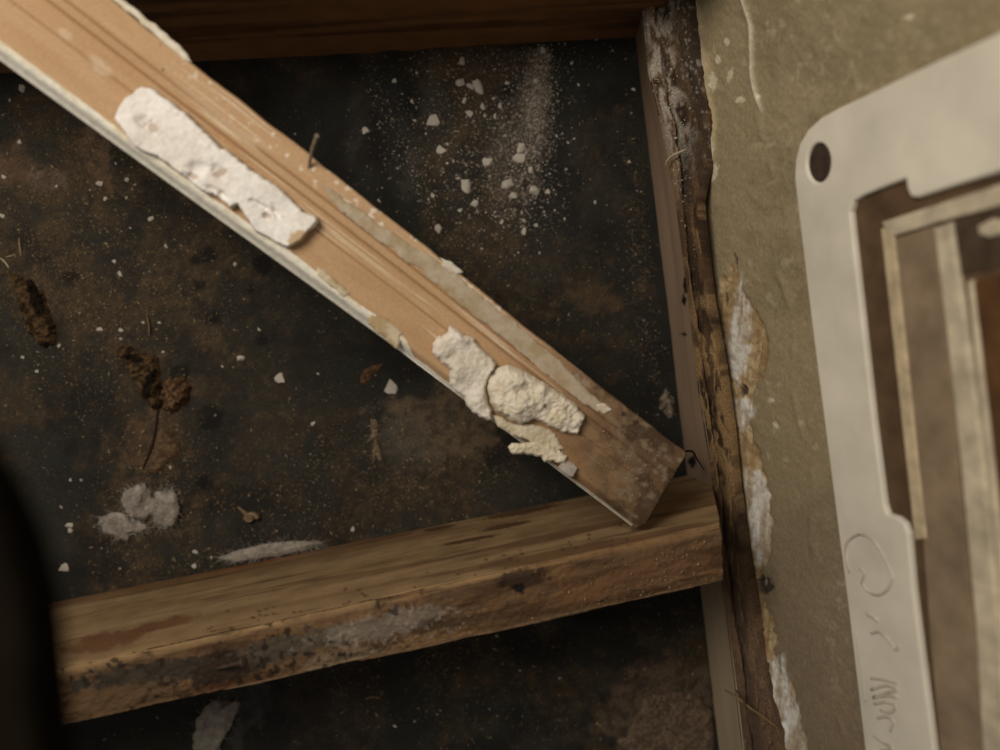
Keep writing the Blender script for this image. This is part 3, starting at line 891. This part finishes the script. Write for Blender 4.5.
def h1(u, v, d):
    b = .0062 * np.minimum(1, .45 + d / .0018) + .0005 * (fbm(u * 130, v * 130, 1., 3) - .5) * 2 + .0014 * (fbm(u * 45, v * 45, 6., 3) - .5) * 2 + .00022 * (fbm(u * 700, v * 700, 2., 3) - .5) * 2
    return b - pit1(u, v)


def c1(u, v, d, h):
    c = np.ones((len(u), 3)) * S('#e6e0d9')
    c = mixc(c, S('#d9d0c6'), sstep(.5, .65, fbm(u * 90, v * 90, 4.)) * .6)
    X_, Y_ = proj(BP.P(u, v, h))
    for (cx, cy, rx, ry, an) in [(192, 176, 7, 3.5, 15), (267, 216, 4, 3, 0), (220, 173, 8, 4, -30), (153, 128, 6, 4, 20)]:
        c = mixc(c, S('#a78a76'), .6 * blob(X_, Y_, cx, cy, rx, ry, an, .6, cx))
    c = mixc(c, S('#b99a74'), .9 * blob(X_, Y_, 299, 238, 12, 8, -30, .5, 3))  # shade on the right-end face painted in as tan
    c = mixc(c, S('#a88c68'), .7 * sstep(.0009, .0001, d) * sstep(.45, .6, fbm(u * 200, v * 200, 8.)))  # tan shadow along the slab's edge put into its colour
    return c


t = relief('plaster_chunk', BP, ch1, .00045, h1, plaster_mat, c1, jit=.0007)
tag(t, 'long flat white plaster slab on the upper left part of the trim board', 'plaster', 'plaster lumps on the board')

o45 = 4.545
B1 = cr_px([(225, 70), (250, 80), (290, 110), (330, 125), (350, 150), (400, 205), (440, 238), (425, 275), (400, 310), (385, 350), (395, 400), (410, 440), (420, 490), (395, 500), (340, 470), (310, 440), (290, 395), (250, 365), (228, 335), (225, 270), (180, 230), (145, 190), (150, 150), (180, 115), (212, 108)], 400, 310, o45)
B2 = cr_px([(450, 258), (490, 245), (560, 275), (640, 320), (720, 370), (790, 420), (835, 480), (825, 515), (800, 565), (790, 560), (740, 552), (680, 530), (610, 490), (545, 517), (490, 490), (430, 450), (408, 415), (392, 350), (412, 285)], 400, 310, o45)
B3 = cr_px([(415, 470), (470, 490), (520, 520), (600, 515), (660, 535), (705, 562), (742, 632), (720, 640), (670, 625), (600, 600), (520, 570), (440, 525)], 400, 310, o45)
B4 = cr_px([(488, 618), (505, 602), (540, 603), (590, 600), (622, 588), (650, 600), (690, 615), (757, 662), (752, 690), (720, 695), (690, 680), (655, 690), (640, 662), (560, 655), (505, 655)], 400, 310, o45)
dB1 = domes([(444, 348, .006, .003), (455, 370, .008, .0035), (478, 395, .006, .002), (460, 335, .005, .003)])
dB2 = domes([(510, 382, .012, .0062), (517, 402, .010, .0075), (535, 392, .012, .0045), (562, 412, .013, .0025), (500, 402, .008, .0050)])


def hB(base, dm, sc, amp):
    def f(u, v, d):
        return base * np.minimum(1, .35 + d / .002) + dm(u, v) * np.minimum(1, .2 + d / .003) + amp * (fbm(u * sc, v * sc, 5., 5) - .5) * 2 + .0004 * (fbm(u * 800, v * 800, 2., 3) - .5) * 2
    return f


def cB(h0, h2):
    def f(u, v, d, h):
        c = np.ones((len(u), 3)) * S(h0)
        c = mixc(c, S(h2), sstep(.48, .66, fbm(u * 110, v * 110, 4.)) * .8)
        X_, Y_ = proj(BP.P(u, v, h))
        for (cx, cy, r) in [(545, 406, 2.2), (493, 373, 3), (499, 366, 2)]:
            c = mixc(c, S('#5a4a3c'), .8 * blob(X_, Y_, cx, cy, r, r, 0, .4, cx))
        return c
    return f


zero = lambda u, v: 0 * u
for nm, pl4, base, dm, sc_, amp, cc, lab in [
    ('plaster_chunk', B1, .0045, dB1, 160, .0011, ('#d8cec0', '#cbbfae'), 'knobbly white plaster slab with curled upper tip at left of the lower pile'),
    ('plaster_chunk', B2, .0042, dB2, 260, .0019, ('#d6cbb8', '#c6b89f'), 'thick domed cream plaster lump, biggest of the lower pile on the board'),
    ('plaster_flake', B3, .0018, zero, 160, .0006, ('#c9bca4', '#b7a88c'), 'thin greyish plaster flake under the domed plaster lump'),
    ('plaster_flake', B4, .0032, zero, 220, .0012, ('#d3c7b0', '#bcad92'), 'narrow plaster sliver at the lower edge of the board')]:
    tag(relief(nm, BP, pl4, .0004, hB(base, dm, sc_, amp), plaster_mat, cB(*cc), jit=.0010), lab, 'plaster', 'plaster lumps on the board')

# ------------------------------------------------------------------ loose crumbs
def ico(sub):
    import bmesh
    bm = bmesh.new(); bmesh.ops.create_icosphere(bm, subdivisions=sub, radius=1)
    V = np.array([v.co for v in bm.verts]); Fc = [[v.index for v in f.verts] for f in bm.faces]; bm.free()
    return V, Fc


crumb_mat = mat('crumb_plaster', '#b0a79b', rough=.9, nscale=300, namt=.2, bump=.5, bscale=500)
PROTO = []
V0, F0 = ico(1)
for k in range(7):
    r = .45 + 1.1 * RNG.random(len(V0))
    V = V0 * r[:, None]; V[:, 2] = np.maximum(V[:, 2] * .6, -.3) + .3
    V[:, 0] *= [1, 1.3, .8, 1.1, 1.5, .9, 1.2][k]
    me = bpy.data.meshes.new('crumb'); me.from_pydata(V.tolist(), [], F0); me.materials.append(crumb_mat)
    PROTO.append(me)


def crumb(px, py, size, label, group, h=None, name='plaster_crumb', meshes=PROTO):
    if h is None:
        P = at(float(px), float(py)); z = float(fz(np.array([P[0]]), np.array([P[1]]))[0])
    else:
        P = h; z = h[2]
    o = bpy.data.objects.new(name, random.choice(meshes)); COL.objects.link(o)
    s = size * .5 * .60 / F
    o.scale = (s, s * random.uniform(.75, 1.1), s * random.uniform(.6, .9))
    o.rotation_euler = (0, 0, random.uniform(0, 6.28))
    o.location = (P[0], P[1], z - .0003)
    return tag(o, label, 'crumb', group)


def cr2(pts, ox, oy, s):
    return [(ox + a / s, oy + b / s, c_ / s) for a, b, c_ in pts]


top_c = cr2([(390, 180, 26), (380, 245, 28), (410, 250, 24), (437, 258, 38), (305, 355, 40), (325, 440, 30), (410, 335, 24), (450, 318, 20), (395, 295, 16), (460, 475, 32), (400, 550, 34), (425, 600, 24), (520, 545, 40), (600, 562, 38), (560, 435, 36), (555, 465, 30), (640, 565, 16), (315, 670, 28), (385, 618, 15), (105, 385, 22), (190, 240, 15), (240, 297, 13), (500, 312, 20), (485, 345, 15), (540, 575, 18), (605, 240, 18), (625, 150, 16), (710, 188, 11), (570, 680, 18), (505, 652, 13), (605, 662, 18), (145, 592, 11), (890, 262, 12), (880, 475, 12), (255, 213, 11), (345, 480, 11), (785, 115, 10), (665, 398, 10), (700, 420, 9), (455, 340, 14), (520, 245, 16), (300, 575, 16), (345, 425, 12), (375, 525, 12), (590, 500, 16), (570, 650, 14), (480, 290, 13), (730, 250, 8), (780, 595, 9)], 330, 0, 2.941)
left_c = cr2([(92, 120, 26), (40, 168, 11), (82, 342, 20), (22, 490, 19), (10, 648, 26), (415, 515, 24), (435, 580, 19), (530, 500, 22), (527, 575, 13), (628, 660, 22), (483, 432, 13), (543, 700, 12), (238, 525, 12), (690, 655, 9), (563, 518, 9), (505, 715, 9), (375, 540, 9), (370, 435, 9)], 0, 60, 4.167)
mid_c = cr2([(353, 102, 17), (335, 63, 12), (487, 20, 12), (290, 262, 19), (107, 387, 14), (173, 310, 14), (68, 345, 11), (655, 373, 9), (502, 667, 12), (763, 265, 11), (420, 243, 10), (465, 243, 11), (690, 70, 15), (935, 393, 9), (480, 330, 11), (208, 705, 10), (240, 705, 10), (920, 540, 17), (355, 265, 11), (355, 290, 9)], 0, 240, 2.941)
low_c = cr2([(205, 88, 20), (208, 103, 20), (352, 216, 11), (622, 183, 9)], 0, 495, 2.941) + cr2([(67, 100, 17), (490, 414, 11), (190, 680, 10), (676, 538, 9), (560, 515, 8)], 330, 495, 2.941)
def top_label(x, y, s_):
    if x > 588: where = 'near the stud, right of the dust streak'
    elif x > 508: where = 'in the pale dust streak under the top timber'
    elif y > 180: where = 'close above the trim board, left of the dust streak'
    elif x > 425: where = 'on the brown stain left of the dust streak'
    else: where = 'on the folded part of the sheet behind the nail'
    return ('angular white plaster lump ' if s_ > 9 else 'tiny white plaster crumb ') + where


def left_label(x, y, s_):
    where = 'at the left picture edge below the board' if x < 60 else 'on brown-stained sheet below the upper plaster slab'
    return ('pale plaster crumb ' if s_ > 4.5 else 'tiny pale plaster speck ') + where


def mid_label(x, y, s_):
    if x < 75: where = 'beside the dark earth ridge at left'
    elif y < 360 and x < 175: where = 'on the sheet above the earth clumps'
    elif y > 440 and x < 180: where = 'between the tan flake and the insulation tufts'
    else: where = 'on clean black sheet right of the earth clumps'
    return ('white plaster crumb ' if s_ > 4.5 else 'tiny white plaster speck ') + where


def low_label(x, y, s_):
    return 'white plaster crumb touching its twin at far lower left' if x < 80 else 'tiny white speck above the lower timber' if y < 570 else 'tiny white speck on the sheet below the lower timber'


for lst, labf, grp in [(top_c, top_label, 'crumbs above the trim board'), (left_c, left_label, 'crumbs at the upper left'),
                       (mid_c, mid_label, 'crumbs in the middle of the sheet'), (low_c, low_label, 'crumbs near the lower timber')]:
    for (x, y, s_) in lst:
        crumb(x, y, s_ * .9, labf(x, y, s_), grp)
crumb(279.6, 378, 10, 'ragged white plaster crumb alone in the middle of the black sheet', None)
crumb(240.8, 358.5, 7.5, 'small round white crumb in the middle of the black sheet', None)
crumb(391, 388, 14, 'larger pointed white plaster chip just below the trim board', None)
crumb(65.5, 567.5, 10, 'grey stone-like crumb at lower left above the lower timber', None)
crumb(195.5, 552, 6, 'cream seed-like pellet above the left part of the lower timber', None)
crumb(194.5, 565.5, 5, 'small white crumb touching the lower timber below the cream pellet', None)
u_, v_ = BP.hit(568.0, 467.0)
crumb(568, 467, 15, 'single white plaster pebble at lower edge of the board beside the sliver', None, h=BP.P(u_, v_, np.array(.0003)))

# ------------------------------------------------------------------ earth clumps, flakes, fluff and twigs on the sheet
FP = Plane((0, 0, 0), (1, 0, 0), (0, 1, 0))
earth_mat = mat('earth', rough=.95, nscale=600, namt=.4, bump=.9, bscale=700, spec=.1, bdist=.002)


def onfloor(name, outline, h, hx, hx2, label, cat, sc=240, amp=.6, edge=.003, m=None, res=.0006, jit=.0030, dark=None):
    pts = np.array(outline, float); P = at(pts[:, 0], pts[:, 1])
    def hf(u, v, d):
        return fz(u, v) + .003 + h * .75 * np.minimum(1, .05 + d / edge) * (1 - amp + 2 * amp * fbm(u * sc, v * sc, 5., 5)) 
    def cf(u, v, d, hh):
        c = mixc(np.ones((len(u), 3)) * S(hx), S(hx2), sstep(.42, .62, fbm(u * 420, v * 420, 9., 5)))
        if dark:
            X_, Y_ = proj(FP.P(u, v, 0 * u))
            for (cx, cy, rx, ry, an) in dark:
                c = mixc(c, S('#120d09'), .9 * blob(X_, Y_, cx, cy, rx, ry, an, .5, cx))
        return c
    o = relief(name, FP, outline, res, hf, m or earth_mat, cf, base=-.003, jit=jit)
    return tag(o, label, cat)


def c4(pts):
    return [(x / 2.941, 240 + y / 2.941) for x, y in pts]


onfloor('earth_clump', c4([(335, 300), (360, 310), (400, 320), (440, 335), (470, 350), (475, 400), (470, 450), (478, 490), (445, 495), (420, 460), (395, 420), (375, 380), (355, 345)]), .009, '#5a452e', '#33271b', 'long dark brown earth clump in the middle left of the sheet', 'earth', dark=[(138, 358, 10, 4, 10), (152, 385, 5, 16, 10)])
onfloor('earth_clump', c4([(480, 420), (510, 405), (545, 405), (560, 430), (558, 465), (535, 495), (500, 512), (478, 500), (470, 465)]), .011, '#6a5038', '#4b3826', 'rounded light brown earth clump at the right end of the long dark one', 'earth')
onfloor('bark_flake', c4([(470, 545), (495, 555), (530, 600), (525, 630), (495, 660), (470, 690), (440, 680), (420, 690), (440, 640), (455, 600)]), .0035, '#5f4c38', '#4c3b2a', 'flat tan flake below the brown earth clumps', 'flake', amp=.25)
onfloor('earth_clump', c4([(20, 90), (60, 110), (95, 120), (130, 160), (150, 210), (165, 260), (172, 300), (150, 312), (115, 310), (85, 270), (65, 210), (40, 140)]), .008, '#54402a', '#2f2419', 'dark brown crumbly earth ridge at the left edge of the sheet', 'earth', dark=[(40, 300, 5, 20, -20)])
onfloor('dead_leaf', [(360, 378), (363, 371), (372, 366), (382, 363), (380, 369), (372, 375), (366, 384), (361, 384)], .0018, '#5e4630', '#473424', 'curled rust-brown leaf scrap above the white plaster chip', 'leaf', amp=.2, res=.0005, jit=.001)
onfloor('bark_flake', [(371, 418), (376, 420), (378, 430), (377, 440), (380, 450), (382, 460), (379, 461), (376, 455), (373, 464), (372, 452), (374, 440), (366, 443), (372, 434), (370, 426)], .0022, '#75644f', '#5e4f3d', 'small forked tan flake left of the dusty brown patch', 'flake', amp=.2, res=.0005, jit=.0008)
onfloor('paper_scrap', [(640, 700), (655, 692), (680, 690), (700, 694), (712, 712), (716, 770), (625, 775), (628, 752), (615, 741), (628, 734), (630, 715)], .003, '#6a5a49', '#55453a', 'torn brown paper scrap at the bottom beside the stud', 'paper', sc=40, amp=.35, res=.001)
onfloor('paper_scrap', [(659, 398), (664, 388), (670, 392), (675, 402), (676, 415), (668, 418), (660, 408)], .004, '#7a6c5c', '#544a3e', 'small crumpled grey scrap against the stud above the board tip', 'paper', amp=.4, res=.0006)

# snail shell: spiral on the sheet
sp0 = at(251.0, 517.5); zz = float(fz(np.array([sp0[0]]), np.array([sp0[1]]))[0])
th = np.linspace(0, 4.6 * math.pi, 80); rr = .0052 * np.exp(-.16 * th)
path = np.stack([sp0[0] + rr * np.cos(th), sp0[1] + rr * np.sin(th) * .75, zz + .002 + .0022 * (1 - rr / .0052)], -1)
sh = empty('snail_shell', (sp0[0], sp0[1], zz), 'small tan snail shell on the sheet above the lower timber', 'shell')
shell_mat = mat('shell', '#6a553c', rough=.5, nscale=250, namt=.35, spec=.4)
mk('coil', *tube(path, np.maximum(rr * .42, .0003), 9), shell_mat, parent=sh)
p0 = at(243.0, 511.0, zz + .002); mk('foot', *tube(spline([at(249., 517., zz + .002), at(244., 512., zz + .003), at(238., 507., zz + .002)], 12), np.linspace(.0022, .0008, 12), 7), mat('shell_foot', '#6e5a42', nscale=300), parent=sh)

# insulation fluff
fluff_mat = mat('fluff', '#8a8177', rough=1.0, nscale=160, namt=.35, bump=.9, bscale=500, spec=.05, bdist=.002)
fib_mat = mat('fluff_fibre', '#9a9186', rough=1.0, nscale=300, namt=.2, spec=.05)
V3, F3 = ico(4)


def fluff(cx, cy, rx, ry, an, label, nf=420, hz=.55, lf=1.2):
    P = at(float(cx), float(cy)); z = float(fz(np.array([P[0]]), np.array([P[1]]))[0])
    k = .6 / F; a = math.radians(-an)
    e = empty('insulation_tuft', (P[0], P[1], z), label, 'insulation', 'tufts of insulation')
    r = .95 - .5 * lf + lf * fbm(V3[:, 0] * 1.5 + cx, V3[:, 1] * 1.5 + cy, V3[:, 2] * 1.5, 3) + .25 * (fbm(V3[:, 0] * 9 + cx, V3[:, 1] * 9, V3[:, 2] * 9, 3) - .5)
    V = V3 * r[:, None] * np.array([rx * k, ry * k, min(rx, ry) * k * hz])
    R = np.array([[math.cos(a), -math.sin(a), 0], [math.sin(a), math.cos(a), 0], [0, 0, 1]])
    V = V @ R.T; V[:, 2] = np.maximum(V[:, 2], -.0008) + .0004
    mk('body', V + np.array([P[0], P[1], z]), F3, fluff_mat, parent=e)
    parts = []
    for i in range(nf):
        j = RNG.integers(len(V)); p = V[j]
        if p[2] < .0005 and RNG.random() < .3:
            continue
        d = RNG.normal(0, 1, 3); d[2] = abs(d[2]) * .25; d /= np.linalg.norm(d)
        d2 = d + RNG.normal(0, .7, 3); L = RNG.uniform(.002, .006)
        pts = spline([p * .85, p * .98 + d * L * .4, p + d * L * .7 + d2 * L * .4], 5)
        pts[:, 2] = np.maximum(pts[:, 2], .0002)
        parts.append(tube(pts, [.00016, .00015, .00013, .0001, .00005], 3))
    Vf, Ff = join(parts)
    tag(mk('fibres', Vf + np.array([P[0], P[1], z]), Ff, fib_mat, parent=e), kind='stuff')
    return e


fluff(139, 499, 15, 18, 15, 'grey-white insulation tuft, upper left of the three lying together')
fluff(166, 508, 15, 22, 10, 'grey-white insulation tuft, rightmost of the three lying together')
fluff(123, 525, 26, 13, 8, 'elongated grey-white insulation tuft, lowest of the three lying together', 420)
fluff(272, 550, 54, 7, -9, 'thin flattened insulation wisp along the upper edge of the lower timber', 420, .6, .5)
fluff(214, 724, 17, 34, 25, 'dim grey insulation tuft below the lower timber', 300, .5)

# twigs, straws and strands
def strand(name, pts, r, hx, label, cat, hs=None, n=30):
    hs = hs if hs is not None else [.0012] * len(pts)
    P = np.array([at(float(x), float(y), h) for (x, y), h in zip(pts, hs)])
    rr = r * (.35 + .65 * np.sin(np.linspace(.35, 2.9, n)))
    o = mk(name, *tube(spline(P, n), rr, 6), mat('strand_' + hx[1:], hx, nscale=400, namt=.25))
    return tag(o, label, cat)


strand('straw', [(19, 238), (20, 248), (21, 256)], .0007, '#7f6c50', 'short upright straw at the left edge of the sheet', 'straw')
strand('straw', [(0, 258), (5, 262), (9, 268)], .0006, '#a39478', 'pale bent straw at the left edge beside the upright straw', 'straw')
strand('straw', [(6, 257), (11, 256), (15, 254)], .0005, '#948468', 'tiny pale straw between the two others at the left edge', 'straw')
strand('straw', [(147, 316), (149, 326), (149, 335)], .0006, '#6d5636', 'thin brown straw above the long earth clump', 'straw')
strand('root', [(158, 410), (156, 425), (152, 445), (143, 468)], .0009, '#2a1a0f', 'dark curved root beside the flat tan flake', 'root')
strand('straw', [(365, 699), (372, 697), (380, 698)], .0006, '#7a6244', 'short tan straw below the middle of the lower timber', 'straw')
strand('root', [(690, 672), (686, 690), (683, 705)], .0006, '#57483a', 'thin brown root on the sheet at lower right', 'root')
strand('paint_curl', [(687, 149), (680, 152), (672, 156), (667, 161), (666, 166)], .0009, '#9b8a76', 'pale curled strip hanging from the crumbled edge over the stud', 'strip', hs=[.066, .064, .060, .056, .054])
strand('root', [(678, 452), (688, 451), (693, 452), (697, 459), (704, 470)], .0008, '#15100c', 'black hairy root between board tip and stud', 'root', hs=[.075, .058, .054, .052, .052])
strand('twig', [(725, 690), (738, 698), (750, 708), (762, 716), (778, 728)], .0009, '#6f5a40', 'brown twig caught in the crumbled edge at the bottom right', 'twig', hs=[.058, .066, .072, .078, .085])
strand('twig', [(736, 690), (744, 702), (748, 720)], .0007, '#4a3826', 'short dark twig crossing the brown one at bottom right', 'twig', hs=[.060, .070, .074])

# ------------------------------------------------------------------ grit: too fine to count
OCT = np.array([[1, 0, 0], [-1, 0, 0], [0, 1, 0], [0, -1, 0], [0, 0, 1], [0, 0, -1]], float)
OF = np.array([[0, 2, 4], [2, 1, 4], [1, 3, 4], [3, 0, 4], [2, 0, 5], [1, 2, 5], [3, 1, 5], [0, 3, 5]])


def grit(name, P, size, aspect, cols, label, cat, m):
    n = len(P)
    a = RNG.uniform(0, 6.28, n); s = size[:, None]
    J = OCT[None] * (1 + RNG.uniform(-.35, .35, (n, 6, 1)))
    x = J[..., 0] * s * aspect[:, None]; y = J[..., 1] * s; z = J[..., 2] * s * .7
    ca_, sa_ = np.cos(a)[:, None], np.sin(a)[:, None]
    V = np.stack([x * ca_ - y * sa_, x * sa_ + y * ca_, z + s * .25], -1) + P[:, None]
    Fq = (OF[None] + 6 * np.arange(n)[:, None, None]).reshape(-1, 3)
    o = mk(name, V.reshape(-1, 3), Fq, m, np.repeat(cols, 6, 0), smooth=False)
    return tag(o, label, cat, kind='stuff')


def on_sheet(px, py):
    P = at(px, py); P[:, 2] = fz(P[:, 0], P[:, 1]); return P


def sample(blobs, f=1.0):
    xs_, ys_ = [], []
    for (cx, cy, sx_, sy_, an, n) in blobs:
        n = int(n * f); a = math.radians(an); p = RNG.normal(0, 1, (n, 2)) * [sx_, sy_]
        xs_.append(cx + p[:, 0] * math.cos(a) - p[:, 1] * math.sin(a)); ys_.append(cy + p[:, 0] * math.sin(a) + p[:, 1] * math.cos(a))
    return np.concatenate(xs_), np.concatenate(ys_)


def free(x, y):
    """keep off the timbers"""
    lowj = 598 + (471 - 598) / 636 * (x - 75)
    lowb = 722 + (581 - 722) / 644 * (x - 80)
    up = 82 + (37 - 82) / 806 * (x + 160)
    return (y > up + 2) & ((y < lowj - 1) | (y > lowb - 30)) & (x < 630 + .1147 * y) & (x > -60) & (y < 800)


grit_mat = mat('grit', rough=.95, nscale=500, namt=.2, bump=0, spec=.1)
x, y = sample([(538, 95, 8, 34, 4, 2000), (528, 130, 16, 42, 8, 1800), (510, 150, 26, 48, 10, 1500), (470, 100, 34, 40, 0, 900), (450, 180, 30, 60, -20, 700), (520, 190, 26, 30, 0, 900), (420, 180, 6, 50, -22, 350), (380, 110, 5, 40, -10, 160), (500, 60, 60, 10, 0, 350), (600, 140, 60, 90, 0, 160), (640, 300, 12, 80, -6, 130)])
x2 = RNG.uniform(-40, 720, 1500); y2 = RNG.uniform(40, 790, 1500); kp = fbm(x2 / 60, y2 / 60, 131.) > .47
x = np.concatenate([x, x2[kp]]); y = np.concatenate([y, y2[kp]])
k = free(x, y); x, y = x[k], y[k]; n = len(x)
sz = .00021 * np.exp(RNG.normal(0, .55, n)); sz = np.clip(sz, .0001, .0009)
cc = mixc(np.ones((n, 3)) * S('#aaa094'), S('#776c5f'), RNG.random(n))
grit('plaster_dust', on_sheet(x, y), sz, RNG.uniform(1, 1.8, n), cc, 'fine white plaster dust strewn over the black sheet', 'dust', grit_mat)

x, y = sample([(110, 250, 90, 70, 30, 5200), (50, 180, 60, 60, 0, 2600), (150, 480, 26, 60, 4, 3600), (190, 560, 40, 25, -10, 1300), (110, 340, 50, 50, 0, 1500), (420, 480, 60, 30, -10, 2600), (330, 470, 60, 40, 0, 1500), (450, 640, 20, 60, 0, 1500), (365, 690, 14, 50, 0, 700), (540, 680, 50, 40, 0, 900), (680, 650, 25, 50, 0, 900), (560, 300, 60, 40, 30, 1000), (470, 120, 36, 50, 0, 1200), (455, 230, 25, 30, -20, 500), (645, 300, 7, 90, -6, 700), (640, 220, 7, 60, -6, 250), (50, 330, 40, 60, 0, 1300), (270, 500, 60, 40, 0, 1100)], 1.5)
x2 = RNG.uniform(-40, 720, 16000); y2 = RNG.uniform(40, 790, 16000); kp = fbm(x2 / 45, y2 / 45, 132.) > .5
x = np.concatenate([x, x2[kp]]); y = np.concatenate([y, y2[kp]])
k = free(x, y) & (fbm(x / 14, y / 14, 133.) > .40); x, y = x[k], y[k]; n = len(x)
sz = np.clip(.00019 * np.exp(RNG.normal(0, .5, n)), .0001, .0007)
cc = mixc(np.ones((n, 3)) * S('#685640'), S('#403424'), RNG.random(n)); cc = mixc(cc, S('#8d7b5d'), (RNG.random(n) > .85) * .8)
grit('sawdust', on_sheet(x, y), sz, RNG.uniform(1, 3.2, n), cc, 'brown sawdust and earth grains scattered over the black sheet', 'dust', grit_mat)

# pale specks on the right part of the lower timber's front and on the crumbled edge
x = RNG.normal(650, 45, 260); y0 = 524 + (524 - 666) / 646 * (x - 721); y1 = 581 + (581 - 722) / 644 * (x - 724)
k = (x < 718) & (x > 480); x, y0, y1 = x[k], y0[k], y1[k]
P = at(x, y0 + (y1 - y0) * RNG.uniform(.15, .95, len(x)), H_JOIST); P[:, 2] += .0006
n = len(x)
grit('timber_dust', P, np.clip(.00022 * np.exp(RNG.normal(0, .5, n)), .0001, .0007), RNG.uniform(1, 1.6, n), mixc(np.ones((n, 3)) * S('#98876f'), S('#6f5e4a'), RNG.random(n)), 'pale dust specks on the right front of the lower timber', 'dust', grit_mat)
ii = np.clip((RNG.normal(158, 38, 420)).astype(int), 2, NS - 3); jx = np.clip(RNG.normal(9, 7, 420).astype(int), 1, NR - 3)
P = strip[ii, jx] + np.array([0, 0, .0004]); n = len(P)
grit('edge_dust', P, np.clip(.00024 * np.exp(RNG.normal(0, .5, n)), .0001, .0012), RNG.uniform(1, 1.6, n), mixc(np.ones((n, 3)) * S('#c9c0b4'), S('#8a7a68'), RNG.random(n)), 'white plaster grains on the crumbled edge at the top', 'dust', grit_mat)
# fine dust and grains on the trim board end
x = RNG.normal(630, 28, 700); y = 460 + RNG.normal(0, 30, 700)
u_, v_ = BP.hit(x, y); tt = (v_ - ex_interp(u_, lu, lv)) / (ex_interp(u_, hu, hv_) - ex_interp(u_, lu, lv))
k = (tt > .08) & (tt < .95) & (u_ < min(uend_lo, uend_hi) - .001); u_, v_ = u_[k], v_[k]; n = len(u_)
grit('board_dust', BP.P(u_, v_, np.full(n, .0003)), np.clip(.00016 * np.exp(RNG.normal(0, .5, n)), .0001, .0005), RNG.uniform(1, 2, n), mixc(np.ones((n, 3)) * S('#a08f78'), S('#6a5844'), RNG.random(n)), 'grey dust on the dirty lower end of the trim board', 'dust', grit_mat)
